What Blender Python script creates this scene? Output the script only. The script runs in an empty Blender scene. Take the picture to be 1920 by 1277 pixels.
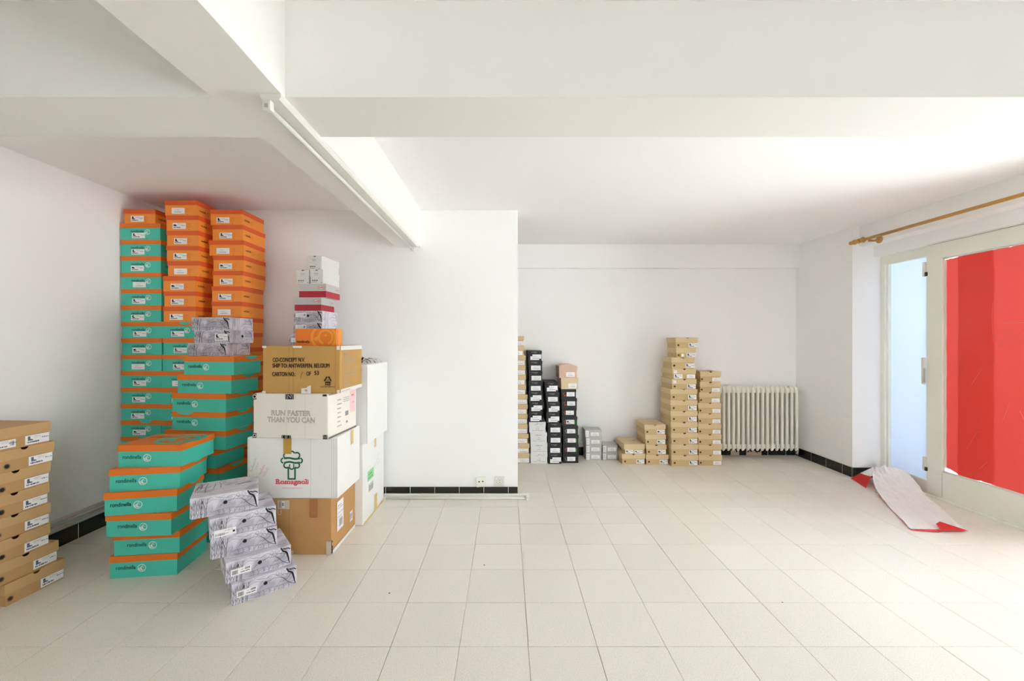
import bpy, bmesh, math, random
from mathutils import Vector, Matrix
random.seed(7)
SC = bpy.context.scene
COL = SC.collection

# ------------------------------------------------------------------ camera
FPX, CX, CY, CH = 766.0, 949.0, 640.0, 1.33        # focal length (px), principal point, camera height
cam_d = bpy.data.cameras.new('camera')
cam_d.sensor_width = 36.0
cam_d.lens = FPX / 1920.0 * 36.0
cam_d.shift_x = (960.0 - CX) / 1920.0
cam_d.shift_y = (CY - 638.5) / 1920.0
cam_d.clip_start = 0.05
cam = bpy.data.objects.new('camera', cam_d)
cam.location = (0, 0, CH)
cam.rotation_euler = (math.radians(90), 0, 0)
COL.objects.link(cam)
SC.camera = cam

# ------------------------------------------------------------------ daylight
world = bpy.data.worlds.new('daylight')
SC.world = world
world.use_nodes = True
bg = world.node_tree.nodes['Background']
bg.inputs[0].default_value = (0.935, 0.955, 1.0, 1)
bg.inputs[1].default_value = 1.5

sun_d = bpy.data.lights.new('sun', 'SUN')
sun_d.energy = 12.5
sun_d.angle = math.radians(1.0)
sun_d.color = (1.0, 0.985, 1.0)
sun_o = bpy.data.objects.new('sun', sun_d)          # over the roof, on to the street outside
sun_o.rotation_euler = (math.radians(-8), math.radians(-20), 0)
sun_o.location = (-6, 0, 12)
COL.objects.link(sun_o)

SC.view_settings.view_transform = 'Standard'
SC.view_settings.look = 'None'
SC.view_settings.gamma = 1.0
SC.view_settings.use_curve_mapping = False
SC.view_settings.exposure = 2.8
try:
    SC.cycles.max_bounces = 16
    SC.cycles.diffuse_bounces = 10
    SC.cycles.transparent_max_bounces = 16
except Exception:
    pass


def px(x, y, Y):
    """point at depth Y seen at pixel (x, y)"""
    return Vector(((x - CX) * Y / FPX, Y, CH - (y - CY) * Y / FPX))


def pX(x, Y):
    return (x - CX) * Y / FPX


def lin(c):
    r = []
    for v in c[:3]:
        v = v / 255.0
        r.append(v / 12.92 if v <= 0.04045 else ((v + 0.055) / 1.055) ** 2.4)
    return (r[0], r[1], r[2], 1.0)


# ------------------------------------------------------------------ materials
def mat(name, rgb, rough=0.6, var=0.0, scale=8.0, bump=0.0, bscale=60.0, spec=0.5, metal=0.0, emit=None):
    m = bpy.data.materials.new(name)
    m.use_nodes = True
    nt = m.node_tree
    b = nt.nodes['Principled BSDF']
    b.inputs['Roughness'].default_value = rough
    b.inputs['Metallic'].default_value = metal
    b.inputs['Specular IOR Level'].default_value = spec
    c = lin(rgb)
    b.inputs['Base Color'].default_value = c
    if var or bump:
        tc = nt.nodes.new('ShaderNodeTexCoord')
    if var:
        n = nt.nodes.new('ShaderNodeTexNoise')
        n.inputs['Scale'].default_value = scale
        n.inputs['Detail'].default_value = 5
        nt.links.new(tc.outputs['Object'], n.inputs['Vector'])
        mx = nt.nodes.new('ShaderNodeMix')
        mx.data_type = 'RGBA'
        mx.inputs[6].default_value = tuple(v * (1 - var) for v in c[:3]) + (1,)
        mx.inputs[7].default_value = tuple(min(1, v * (1 + var)) for v in c[:3]) + (1,)
        nt.links.new(n.outputs['Fac'], mx.inputs[0])
        nt.links.new(mx.outputs[2], b.inputs['Base Color'])
    if bump:
        n2 = nt.nodes.new('ShaderNodeTexNoise')
        n2.inputs['Scale'].default_value = bscale
        n2.inputs['Detail'].default_value = 4
        nt.links.new(tc.outputs['Object'], n2.inputs['Vector'])
        bp = nt.nodes.new('ShaderNodeBump')
        bp.inputs['Strength'].default_value = bump
        bp.inputs['Distance'].default_value = 0.004
        nt.links.new(n2.outputs['Fac'], bp.inputs['Height'])
        nt.links.new(bp.outputs['Normal'], b.inputs['Normal'])
    return m


M = {}
M['wall'] = mat('wall_paint', (246, 246, 246), 0.75, 0.012, 1.2, 0.10, 25)
M['ceil'] = mat('ceiling_paint', (245, 244, 243), 0.8, 0.012, 0.9, 0.10, 18)
M['beam'] = mat('beam_paint', (237, 235, 231), 0.8, 0.015, 1.5, 0.25, 12)
M['grout'] = mat('floor_grout', (203, 197, 183), 0.9)
M['black_tile'] = mat('black_glazed_tile', (16, 16, 15), 0.22, 0.1, 20)
M['white_grout'] = mat('white_grout', (225, 223, 216), 0.9)
M['frame'] = mat('window_frame_paint', (240, 240, 229), 0.45, 0.03, 6, 0.08, 40)
M['frame_dark'] = mat('gap_dark', (70, 68, 60), 0.8)
M['metal_white'] = mat('enamel_white', (226, 225, 218), 0.35)
M['steel'] = mat('steel', (190, 190, 186), 0.35, metal=0.8)
M['radiator'] = mat('radiator_enamel', (236, 235, 225), 0.4, 0.02, 10)
M['pipe'] = mat('pipe_paint', (214, 209, 200), 0.45, 0.03, 12)
M['wood'] = mat('oak_wood', (196, 146, 72), 0.45, 0.15, 14)
M['teal'] = mat('teal_card', (70, 196, 175), 0.5, 0.02, 6)
M['olid'] = mat('orange_lid_card', (230, 118, 28), 0.5, 0.02, 6)
M['obody'] = mat('light_orange_card', (246, 150, 56), 0.5, 0.02, 6)
M['ored'] = mat('red_orange_card', (228, 94, 36), 0.5, 0.02, 6)
M['kraft'] = mat('kraft_card', (198, 160, 110), 0.75, 0.05, 16, 0.05, 120)
M['kraft2'] = mat('pale_kraft_card', (216, 194, 152), 0.75, 0.05, 16)
M['kraft2_body'] = mat('pale_kraft_card_inside_tray', (204, 176, 128), 0.75, 0.05, 16)
M['kraft_body'] = mat('kraft_card_tray', (188, 148, 98), 0.75, 0.05, 16, 0.05, 120)
M['carton'] = mat('brown_corrugated', (194, 147, 92), 0.75, 0.06, 9, 0.08, 60)
M['carton2'] = mat('ochre_corrugated', (194, 151, 84), 0.75, 0.05, 9, 0.08, 60)
M['wcarton'] = mat('white_corrugated', (238, 237, 234), 0.65, 0.03, 7, 0.08, 50)
M['wcarton2'] = mat('offwhite_corrugated', (239, 234, 223), 0.65, 0.03, 7, 0.08, 50)
M['wcarton3'] = mat('bright_white_corrugated', (236, 236, 234), 0.6, 0.02, 7, 0.08, 50)
M['black'] = mat('black_card', (13, 12, 12), 0.5, 0.1, 8)
M['whitebox'] = mat('white_card', (226, 225, 222), 0.5, 0.02, 8)
M['marble'] = mat('grey_white_card', (228, 228, 227), 0.5, 0.06, 18)
M['grey'] = mat('grey_card', (188, 188, 186), 0.5, 0.06, 14)
M['greylab'] = mat('pale_grey_print', (206, 206, 204), 0.5)
M['pink'] = mat('pink_beige_card', (212, 182, 160), 0.6, 0.03, 8)
M['beige'] = mat('beige_card', (220, 200, 166), 0.6, 0.03, 8)
M['red'] = mat('crimson_print', (176, 38, 54), 0.5)
M['silver'] = mat('silver_grey_card', (196, 196, 194), 0.45)
M['paper'] = mat('sticker_paper', (240, 239, 240), 0.5)
M['ink'] = mat('black_ink', (18, 18, 20), 0.6)
M['sunink'] = mat('brown_black_ink', (44, 32, 24), 0.7)
M['kink'] = mat('dark_brown_ink', (46, 26, 16), 0.7)
M['hatch'] = mat('pencil_hatch', (170, 165, 182), 0.7)
M['penink'] = mat('drawing_ink', (44, 42, 50), 0.7)
M['gink'] = mat('grey_ink', (150, 150, 152), 0.6)
M['blueink'] = mat('blue_grey_ink', (96, 104, 128), 0.6)
M['tealink'] = mat('dark_teal_ink', (14, 42, 44), 0.6)
M['white_ink'] = mat('white_ink', (232, 238, 234), 0.6)
M['orange_ink'] = mat('orange_ink', (222, 92, 24), 0.6)
M['lightor'] = mat('amber_print', (240, 158, 46), 0.5)
M['orprint'] = mat('orange_print', (234, 124, 36), 0.5)
M['greenink'] = mat('green_ink', (20, 104, 52), 0.6)
M['lgreen'] = mat('bright_green_ink', (60, 180, 70), 0.6)
M['palegreen'] = mat('pale_green_sticker', (150, 220, 160), 0.6)
M['palepink'] = mat('pale_pink_sticker', (246, 206, 206), 0.6)
M['redink'] = mat('red_ink', (222, 84, 92), 0.6)
M['pinkink'] = mat('faded_red_ink', (226, 160, 162), 0.6)
M['tape'] = mat('amber_tape', (192, 150, 58), 0.3)
M['tape2'] = mat('brown_tape', (170, 112, 66), 0.25)
M['tape3'] = mat('clear_tape', (206, 196, 176), 0.2)
M['wtape'] = mat('white_tape', (230, 228, 224), 0.3)
M['cream'] = mat('ochre_tape', (214, 186, 116), 0.35)
M['pale_ink'] = mat('pale_brown_ink', (176, 160, 130), 0.7)
M['dirt'] = mat('dark_debris', (70, 64, 56), 0.9)
M['kraftdark'] = mat('dark_kraft_line', (150, 112, 66), 0.8)  # darker brown, for lines along carton folds
M['foldline'] = mat('crease_line', (206, 204, 198), 0.7)
M['creaseline'] = mat('bare_paper_crease', (240, 140, 132), 0.6)
M['outline'] = mat('warm_grey_ink', (166, 158, 148), 0.7)
M['concrete'] = mat('pavement_concrete', (190, 190, 189), 0.9, 0.05, 3)
M['yard_shade'] = mat('shaded_yard_colour', (58, 58, 60), 0.9, 0.05, 3)
M['dust'] = mat('plaster_rubble', (190, 176, 150), 0.9, 0.1, 30)
M['crack'] = mat('crack_line', (150, 146, 140), 0.9)


def floor_mat():
    m = mat('terrazzo_tile', (226, 221, 206), 0.34, spec=0.45)
    nt = m.node_tree
    b = nt.nodes['Principled BSDF']
    tc = nt.nodes.new('ShaderNodeTexCoord')
    geo = nt.nodes.new('ShaderNodeNewGeometry')
    n1 = nt.nodes.new('ShaderNodeTexNoise')
    n1.inputs['Scale'].default_value = 240
    n1.inputs['Detail'].default_value = 3
    nt.links.new(geo.outputs['Position'], n1.inputs['Vector'])
    r1 = nt.nodes.new('ShaderNodeValToRGB')
    e = r1.color_ramp.elements
    e[0].position = 0.34; e[0].color = lin((219, 214, 200))
    e[1].position = 0.70; e[1].color = lin((242, 240, 233))
    e2 = e.new(0.46); e2.color = lin((233, 229, 218))
    nt.links.new(n1.outputs['Fac'], r1.inputs['Fac'])
    v = nt.nodes.new('ShaderNodeTexVoronoi')
    v.inputs['Scale'].default_value = 46
    nt.links.new(geo.outputs['Position'], v.inputs['Vector'])
    lt = nt.nodes.new('ShaderNodeMath'); lt.operation = 'LESS_THAN'
    lt.inputs[1].default_value = 0.075
    nt.links.new(v.outputs['Distance'], lt.inputs[0])
    n2 = nt.nodes.new('ShaderNodeTexNoise')
    n2.inputs['Scale'].default_value = 2.2
    n2.inputs['Detail'].default_value = 6
    nt.links.new(geo.outputs['Position'], n2.inputs['Vector'])
    mu = nt.nodes.new('ShaderNodeMath'); mu.operation = 'MULTIPLY'
    nt.links.new(lt.outputs[0], mu.inputs[0])
    nt.links.new(n2.outputs['Fac'], mu.inputs[1])
    mx = nt.nodes.new('ShaderNodeMix'); mx.data_type = 'RGBA'
    mx.inputs[7].default_value = lin((180, 171, 152))
    nt.links.new(mu.outputs[0], mx.inputs[0])
    nt.links.new(r1.outputs['Color'], mx.inputs[6])
    oi = nt.nodes.new('ShaderNodeObjectInfo')
    mr = nt.nodes.new('ShaderNodeMapRange')
    mr.inputs['To Min'].default_value = 0.955
    mr.inputs['To Max'].default_value = 1.0
    nt.links.new(oi.outputs['Random'], mr.inputs['Value'])
    m2 = nt.nodes.new('ShaderNodeMix'); m2.data_type = 'RGBA'; m2.blend_type = 'MULTIPLY'
    m2.inputs[0].default_value = 1.0
    nt.links.new(mx.outputs[2], m2.inputs[6])
    nt.links.new(mr.outputs[0], m2.inputs[7])
    nt.links.new(m2.outputs[2], b.inputs['Base Color'])
    rr = nt.nodes.new('ShaderNodeMapRange')
    rr.inputs['To Min'].default_value = 0.26
    rr.inputs['To Max'].default_value = 0.46
    nt.links.new(n2.outputs['Fac'], rr.inputs['Value'])
    nt.links.new(rr.outputs[0], b.inputs['Roughness'])
    return m


M['floor'] = floor_mat()


def branch_mat():
    """lilac-grey paper with a pencil-hatched landscape print"""
    m = mat('sketch_print_paper', (214, 212, 222), 0.5)
    nt = m.node_tree
    b = nt.nodes['Principled BSDF']
    tc = nt.nodes.new('ShaderNodeTexCoord')
    n1 = nt.nodes.new('ShaderNodeTexNoise')
    n1.inputs['Scale'].default_value = 13
    n1.inputs['Detail'].default_value = 3
    nt.links.new(tc.outputs['Object'], n1.inputs['Vector'])
    r1 = nt.nodes.new('ShaderNodeValToRGB')
    r1.color_ramp.elements[0].position = 0.46
    r1.color_ramp.elements[1].position = 0.62
    nt.links.new(n1.outputs['Fac'], r1.inputs['Fac'])
    w = nt.nodes.new('ShaderNodeTexWave')
    w.inputs['Scale'].default_value = 130
    w.inputs['Distortion'].default_value = 9
    w.inputs['Detail'].default_value = 3
    w.inputs['Detail Scale'].default_value = 0.4
    w.bands_direction = 'DIAGONAL'
    nt.links.new(tc.outputs['Object'], w.inputs['Vector'])
    mu = nt.nodes.new('ShaderNodeMath'); mu.operation = 'MULTIPLY'
    nt.links.new(r1.outputs['Color'], mu.inputs[0])
    nt.links.new(w.outputs['Fac'], mu.inputs[1])
    mx = nt.nodes.new('ShaderNodeMix'); mx.data_type = 'RGBA'
    mx.inputs[6].default_value = lin((222, 218, 229))
    mx.inputs[7].default_value = lin((140, 136, 150))
    nt.links.new(mu.outputs[0], mx.inputs[0])
    nt.links.new(mx.outputs[2], b.inputs['Base Color'])
    return m


M['sketch'] = branch_mat()


def glass_mat():
    m = bpy.data.materials.new('clear_glass')
    m.use_nodes = True
    nt = m.node_tree
    nt.nodes.clear()
    o = nt.nodes.new('ShaderNodeOutputMaterial')
    t = nt.nodes.new('ShaderNodeBsdfTransparent')
    t.inputs[0].default_value = (0.94, 0.96, 0.96, 1)
    g = nt.nodes.new('ShaderNodeBsdfGlossy')
    g.inputs['Roughness'].default_value = 0.02
    f = nt.nodes.new('ShaderNodeFresnel')
    f.inputs[0].default_value = 1.3
    mx = nt.nodes.new('ShaderNodeMixShader')
    nt.links.new(f.outputs[0], mx.inputs[0])
    nt.links.new(t.outputs[0], mx.inputs[1])
    nt.links.new(g.outputs[0], mx.inputs[2])
    nt.links.new(mx.outputs[0], o.inputs[0])
    return m


M['glass'] = glass_mat()


def film_mat(name, refl, trans, share, gloss=0.05, rough=0.3, back=None):
    """thin sheet: reflects diffusely and lets daylight through diffusely"""
    m = bpy.data.materials.new(name)
    m.use_nodes = True
    nt = m.node_tree
    nt.nodes.clear()
    o = nt.nodes.new('ShaderNodeOutputMaterial')
    d = nt.nodes.new('ShaderNodeBsdfDiffuse'); d.inputs[0].default_value = lin(refl)
    if back:
        g0 = nt.nodes.new('ShaderNodeNewGeometry')
        mc = nt.nodes.new('ShaderNodeMix'); mc.data_type = 'RGBA'
        mc.inputs[6].default_value = lin(refl)
        mc.inputs[7].default_value = lin(back)
        nt.links.new(g0.outputs['Backfacing'], mc.inputs[0])
        nt.links.new(mc.outputs[2], d.inputs[0])
    t = nt.nodes.new('ShaderNodeBsdfTranslucent'); t.inputs[0].default_value = lin(trans)
    a = nt.nodes.new('ShaderNodeMixShader'); a.inputs[0].default_value = share
    g = nt.nodes.new('ShaderNodeBsdfGlossy'); g.inputs['Roughness'].default_value = rough
    b = nt.nodes.new('ShaderNodeMixShader'); b.inputs[0].default_value = gloss
    nt.links.new(d.outputs[0], a.inputs[1])
    nt.links.new(t.outputs[0], a.inputs[2])
    nt.links.new(a.outputs[0], b.inputs[1])
    nt.links.new(g.outputs[0], b.inputs[2])
    nt.links.new(b.outputs[0], o.inputs[0])
    return m


M['redfilm'] = film_mat('red_paper', (244, 72, 64), (226, 116, 110), 0.035, 0.04, 0.25)
M['frost'] = film_mat('frosted_film', (190, 207, 232), (212, 229, 255), 0.115, 0.04, 0.3)
M['redwhite'] = film_mat('white_backed_red_paper', (250, 249, 249), (240, 200, 200), 0.10, 0.03, 0.4, back=(214, 52, 52))
M['redonly'] = film_mat('red_side_of_paper', (214, 56, 54), (232, 120, 112), 0.12, 0.04, 0.35)


# ------------------------------------------------------------------ mesh helpers
def link(name, me, m=None, parent=None, loc=None, rot=None):
    o = bpy.data.objects.new(name, me)
    COL.objects.link(o)
    if m is not None and me is not None:
        ms = m if isinstance(m, (list, tuple)) else [m]
        if len(me.materials) == 0:
            for k in ms:
                me.materials.append(M[k] if isinstance(k, str) else k)
    if parent is not None:
        o.parent = parent
    if loc is not None:
        o.location = loc
    if rot is not None:
        o.rotation_euler = rot
    return o


def empty(name, loc=(0, 0, 0), rotz=0.0):
    o = bpy.data.objects.new(name, None)
    o.empty_display_size = 0.05
    COL.objects.link(o)
    o.location = loc
    o.rotation_euler = (0, 0, rotz)
    return o


def tag(o, label, cat, group=None):
    o['label'] = label
    o['category'] = cat
    if group:
        o['group'] = group
    return o


def structure(o, label=None):
    o['kind'] = 'structure'
    if label:
        o['label'] = label
    return o


def bm_box(bm, x0, y0, z0, x1, y1, z1, mi=0):
    vs = [bm.verts.new(p) for p in ((x0, y0, z0), (x1, y0, z0), (x1, y1, z0), (x0, y1, z0),
                                    (x0, y0, z1), (x1, y0, z1), (x1, y1, z1), (x0, y1, z1))]
    for f in ((0, 3, 2, 1), (4, 5, 6, 7), (0, 1, 5, 4), (1, 2, 6, 5), (2, 3, 7, 6), (3, 0, 4, 7)):
        fc = bm.faces.new([vs[i] for i in f])
        fc.material_index = mi
    return vs


def bm_mesh(bm, name, smooth=False):
    me = bpy.data.meshes.new(name)
    bm.normal_update()
    bm.to_mesh(me)
    bm.free()
    if smooth:
        for p in me.polygons:
            p.use_smooth = True
    return me


def box_mesh(name, x0, y0, z0, x1, y1, z1, bevel=0.0):
    bm = bmesh.new()
    bm_box(bm, x0, y0, z0, x1, y1, z1)
    if bevel:
        bmesh.ops.bevel(bm, geom=bm.edges[:], offset=bevel, segments=2, profile=0.5, affect='EDGES')
    return bm_mesh(bm, name)


def block(name, a, b, m, parent=None, bevel=0.0):
    return link(name, box_mesh(name, a[0], a[1], a[2], b[0], b[1], b[2], bevel), m, parent)


def bm_tube(bm, pts, r, n=10, cap=True, mi=0):
    """tube through points; r a number or a list"""
    pts = [Vector(p) for p in pts]
    rings = []
    up0 = None
    for i, p in enumerate(pts):
        a = pts[max(i - 1, 0)]
        b = pts[min(i + 1, len(pts) - 1)]
        d = (b - a).normalized()
        up = Vector((0, 0, 1)) if abs(d.z) < 0.95 else Vector((1, 0, 0))
        if up0 is not None:
            up = up0
        s = d.cross(up)
        if s.length < 1e-5:
            s = d.cross(Vector((0, 1, 0)))
        s.normalize()
        u = s.cross(d).normalized()
        up0 = u
        rr = r[i] if isinstance(r, (list, tuple)) else r
        rings.append([bm.verts.new(p + (s * math.cos(2 * math.pi * k / n) + u * math.sin(2 * math.pi * k / n)) * rr) for k in range(n)])
    for i in range(len(rings) - 1):
        for k in range(n):
            f = bm.faces.new((rings[i][k], rings[i][(k + 1) % n], rings[i + 1][(k + 1) % n], rings[i + 1][k]))
            f.smooth = True
            f.material_index = mi
    if cap:
        bm.faces.new(rings[0][::-1]).material_index = mi
        bm.faces.new(rings[-1]).material_index = mi


def tube(name, pts, r, m, parent=None, n=12):
    bm = bmesh.new()
    bm_tube(bm, pts, r, n)
    return link(name, bm_mesh(bm, name), m, parent)


class Flat:
    """flat print in the XZ plane, facing -Y; every layer a little prouder"""
    EPS = 0.0004

    def __init__(self):
        self.v, self.f, self.mi, self.mats = [], [], [], []

    def m(self, k):
        if k not in self.mats:
            self.mats.append(k)
        return self.mats.index(k)

    def poly(self, pts, k, layer=0):
        i = len(self.v)
        a = sum(pts[j][0] * pts[(j + 1) % len(pts)][1] - pts[(j + 1) % len(pts)][0] * pts[j][1] for j in range(len(pts)))
        if a < 0:
            pts = pts[::-1]
        self.v += [(p[0], -layer * self.EPS, p[1]) for p in pts]
        self.f.append(list(range(i, i + len(pts))))
        self.mi.append(self.m(k))

    def rect(self, x0, z0, x1, z1, k, layer=0):
        self.poly([(x0, z0), (x1, z0), (x1, z1), (x0, z1)], k, layer)

    def disc(self, cx, cz, r, k, layer=0, n=20, rz=None):
        rz = rz or r
        self.poly([(cx + r * math.cos(2 * math.pi * i / n), cz + rz * math.sin(2 * math.pi * i / n)) for i in range(n)], k, layer)

    def stroke(self, pts, w, k, layer=0):
        n = len(pts)
        for i in range(n - 1):
            w0 = w[i] if isinstance(w, (list, tuple)) else w
            w1 = w[i + 1] if isinstance(w, (list, tuple)) else w
            def nrm(j):
                a = pts[max(j - 1, 0)]; b = pts[min(j + 1, n - 1)]
                dx, dz = b[0] - a[0], b[1] - a[1]
                L = math.hypot(dx, dz) or 1
                return -dz / L, dx / L
            na, nb = nrm(i), nrm(i + 1)
            p, q = pts[i], pts[i + 1]
            self.poly([(p[0] + na[0] * w0 / 2, p[1] + na[1] * w0 / 2), (p[0] - na[0] * w0 / 2, p[1] - na[1] * w0 / 2),
                       (q[0] - nb[0] * w1 / 2, q[1] - nb[1] * w1 / 2), (q[0] + nb[0] * w1 / 2, q[1] + nb[1] * w1 / 2)], k, layer)

    def arc(self, cx, cz, r, a0, a1, w, k, layer=0, n=18, sx=1.0):
        self.stroke([(cx + sx * r * math.cos(math.radians(a0 + (a1 - a0) * i / n)), cz + r * math.sin(math.radians(a0 + (a1 - a0) * i / n))) for i in range(n + 1)], w, k, layer)

    def mesh(self, name):
        me = bpy.data.meshes.new(name)
        me.from_pydata(self.v, [], self.f)
        for k in self.mats:
            me.materials.append(M[k])
        for p, i in zip(me.polygons, self.mi):
            p.material_index = i
        me.update()
        return me


def smooth_pts(pts, n=6):
    """Catmull-Rom through 2-D points"""
    out = []
    for i in range(len(pts) - 1):
        p0 = pts[max(i - 1, 0)]; p1 = pts[i]; p2 = pts[i + 1]; p3 = pts[min(i + 2, len(pts) - 1)]
        for k in range(n):
            t = k / n
            out.append(tuple(0.5 * ((2 * p1[c]) + (-p0[c] + p2[c]) * t + (2 * p0[c] - 5 * p1[c] + 4 * p2[c] - p3[c]) * t * t
                                    + (-p0[c] + 3 * p1[c] - 3 * p2[c] + p3[c]) * t ** 3) for c in range(2)))
    out.append(tuple(pts[-1]))
    return out


_text = {}


def text_mesh(txt, size, k, width=None, bold=0.0, align='LEFT', outline=0.0):
    """text as a flat mesh in the XZ plane facing -Y; stretched to WIDTH when given"""
    key = (txt, size, k, width, bold, align)
    if key in _text:
        return _text[key]
    cu = bpy.data.curves.new('lettering', 'FONT')
    cu.body = txt
    cu.size = size
    cu.align_x = align
    cu.offset = bold
    cu.resolution_u = 3
    o = bpy.data.objects.new('lettering', cu)
    COL.objects.link(o)
    bpy.context.view_layer.update()
    dg = bpy.context.evaluated_depsgraph_get()
    me = bpy.data.meshes.new_from_object(o.evaluated_get(dg))
    bpy.data.objects.remove(o)
    bpy.data.curves.remove(cu)
    xs = [v.co.x for v in me.vertices]
    s = 1.0
    if width and xs:
        s = width / (max(xs) - min(xs))
    for v in me.vertices:
        x, y, z = v.co
        v.co = (x * s, 0.0, y)
    me.materials.clear()
    me.materials.append(M[k])
    me.name = 'lettering'
    _text[key] = me
    return me


PI = math.pi
FRONT, RIGHT, LEFT, TOP = (0, 0, 0), (0, 0, PI / 2), (0, 0, -PI / 2), (-PI / 2, 0, 0)
_mc = {}


def cached(key, fn):
    if key not in _mc:
        _mc[key] = fn()
    return _mc[key]


# ------------------------------------------------------------------ room shell
CEIL, SOF = 2.45, 2.134
XL, XR, YB, YF = -2.90, 3.39, 3.49, 4.78
YN = -4.0                                  # wall behind the camera


def shell(name, boxes, m, label=None):
    bm = bmesh.new()
    for b in boxes:
        bm_box(bm, *b)
    return structure(link(name, bm_mesh(bm, name), m), label)


floor = shell('floor', [(XL - .2, YN - .2, -.2, 3.9, YF + .2, -.010)], 'grout')
shell('ceiling', [(XL - .2, YN - .2, CEIL, 4.05, YF + .2, CEIL + .2)], 'ceil')
shell('wall_left', [(XL - .15, YN - .1, -.01, XL, YB + .15, CEIL)], 'wall')
shell('wall_back', [(XL - .15, YB, -.01, .1, YB + .16, CEIL)], 'wall')
shell('wall_far', [(-1.75, YF, -.01, XR + .3, YF + .15, CEIL)], 'wall')
shell('wall_side', [(-1.75, YB + .16, -.01, -1.6, YF, CEIL)], 'wall')
shell('wall_right', [(XR, 4.0, -.01, 3.64, YF, CEIL)], 'wall')
# lintel over the glazing, and the thinner strip above the frames
shell('trim_1', [(3.457, YN, 2.262, 4.0, 4.0, CEIL), ], 'wall')
shell('trim_2', [(3.60, YN, 2.16, 4.0, 4.0, 2.262)], 'wall')
shell('trim_3', [(XR - 3.4, 4.713, 2.178, XR - 0.0005, YF, CEIL)], 'wall')
# ceiling beams: crosswise and lengthwise
shell('trim_4', [(XL, 1.345, SOF, 3.457, 1.608, CEIL)], 'beam')


def long_beam():
    """the beam that runs away from the camera, with slightly chipped lower edges"""
    bm = bmesh.new()
    n = 60
    rnd = random.Random(3)
    rows = []
    for i in range(n + 1):
        y = YN + (YB - YN) * i / n
        x0 = -.968 + (.034 * max(0, min(1, (y - 1.2) / 2.0))) + rnd.uniform(-.002, .002)
        x1 = -.728 + rnd.uniform(-.0015, .0015)
        rows.append([bm.verts.new(p) for p in ((x0 - .003, y, CEIL), (x0 - .002, y, SOF + .004), (x0, y, SOF - .0015), (x1, y, SOF - .0015), (x1 + .002, y, SOF + .004), (x1 + .002, y, CEIL))])
    for a, b in zip(rows, rows[1:]):
        for k in range(5):
            bm.faces.new((a[k], a[k + 1], b[k + 1], b[k]))
    bmesh.ops.recalc_face_normals(bm, faces=bm.faces[:])
    return structure(link('trim_5', bm_mesh(bm, 'trim_5'), 'beam'))


long_beam()
# wall behind the camera (out of view)
RX0, RX1, RZ0, RZ1 = .8, 3.2, .15, 1.75          # unseen opening added in it, sized to throw fill light on front faces
shell('wall_rear', [(XL - .15, YN - .15, -.01, RX0, YN, CEIL), (RX1, YN - .15, -.01, 4.0, YN, CEIL),
                    (RX0, YN - .15, -.01, RX1, YN, RZ0), (RX0, YN - .15, RZ1, RX1, YN, CEIL)], 'wall')
shell('shade_slab', [(4.05, 2.6, 2.46, 4.6, 4.4, 2.58)], 'wall')  # added unseen slab, shades the top of the frosted window
# pavement outside
shell('shaded_yard', [(-14, YN - 26, -.25, 3.9, YN - .15, -.06)], 'yard_shade')  # dark colour stands for shaded ground, little bounce through the rear opening
shell('ground', [(3.9, YN - 10, -.25, 30, 16, -.06)], 'concrete')


# ------------------------------------------------------------------ floor tiles
def tiles():
    T = 0.3
    tm = cached('tile', lambda: (lambda bm: (bm_box(bm, -.1491, -.1491, -.010, .1491, .1491, 0),
                bmesh.ops.bevel(bm, geom=[e for e in bm.edges if all(v.co.z > -.001 for v in e.verts)], offset=.0012, segments=1, affect='EDGES'),
                bm_mesh(bm, 'tile'))[-1])(bmesh.new()))
    rest = bmesh.new()
    rnd = random.Random(11)
    for j in range(-20, 11):
        for i in range(-11, 14):
            cx = .0964 + (i + .5) * T
            cy = 1.78 + (j + .5) * T
            x0, x1 = max(cx - .15, XL), min(cx + .15, 3.72)
            y0, y1 = cy - .15, min(cy + .15, YF)
            if x1 - x0 < .02 or y1 - y0 < .02 or cy < YN:
                continue
            if cy > YB + .15 and cx < -.2:
                continue
            if cx > XR + .02 and cy > 4.0:
                continue
            seen = cy > 1.45 and abs(cx) < cy * 1.31 + .3 and cy - .15 < YF
            whole = (x1 - x0) > .299 and (y1 - y0) > .299
            dz = rnd.uniform(-.0006, 0)
            if seen and whole:
                t = link('tile', tm, 'floor', floor, (cx + rnd.uniform(-.0006, .0006), cy + rnd.uniform(-.0006, .0006), dz), (0, 0, rnd.uniform(-.0015, .0015)))
            elif seen:
                link('tile', box_mesh('tile', x0 + .0013, y0 + .0013, -.010, x1 - .0013, y1 - .0013, dz), 'floor', floor)
            else:
                bm_box(rest, x0 + .001, y0 + .001, -.010, x1 - .001, y1 - .001, 0)
    o = link('tile_field', bm_mesh(rest, 'tile_field'), 'floor', floor)
    o['kind'] = 'stuff'


tiles()


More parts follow.
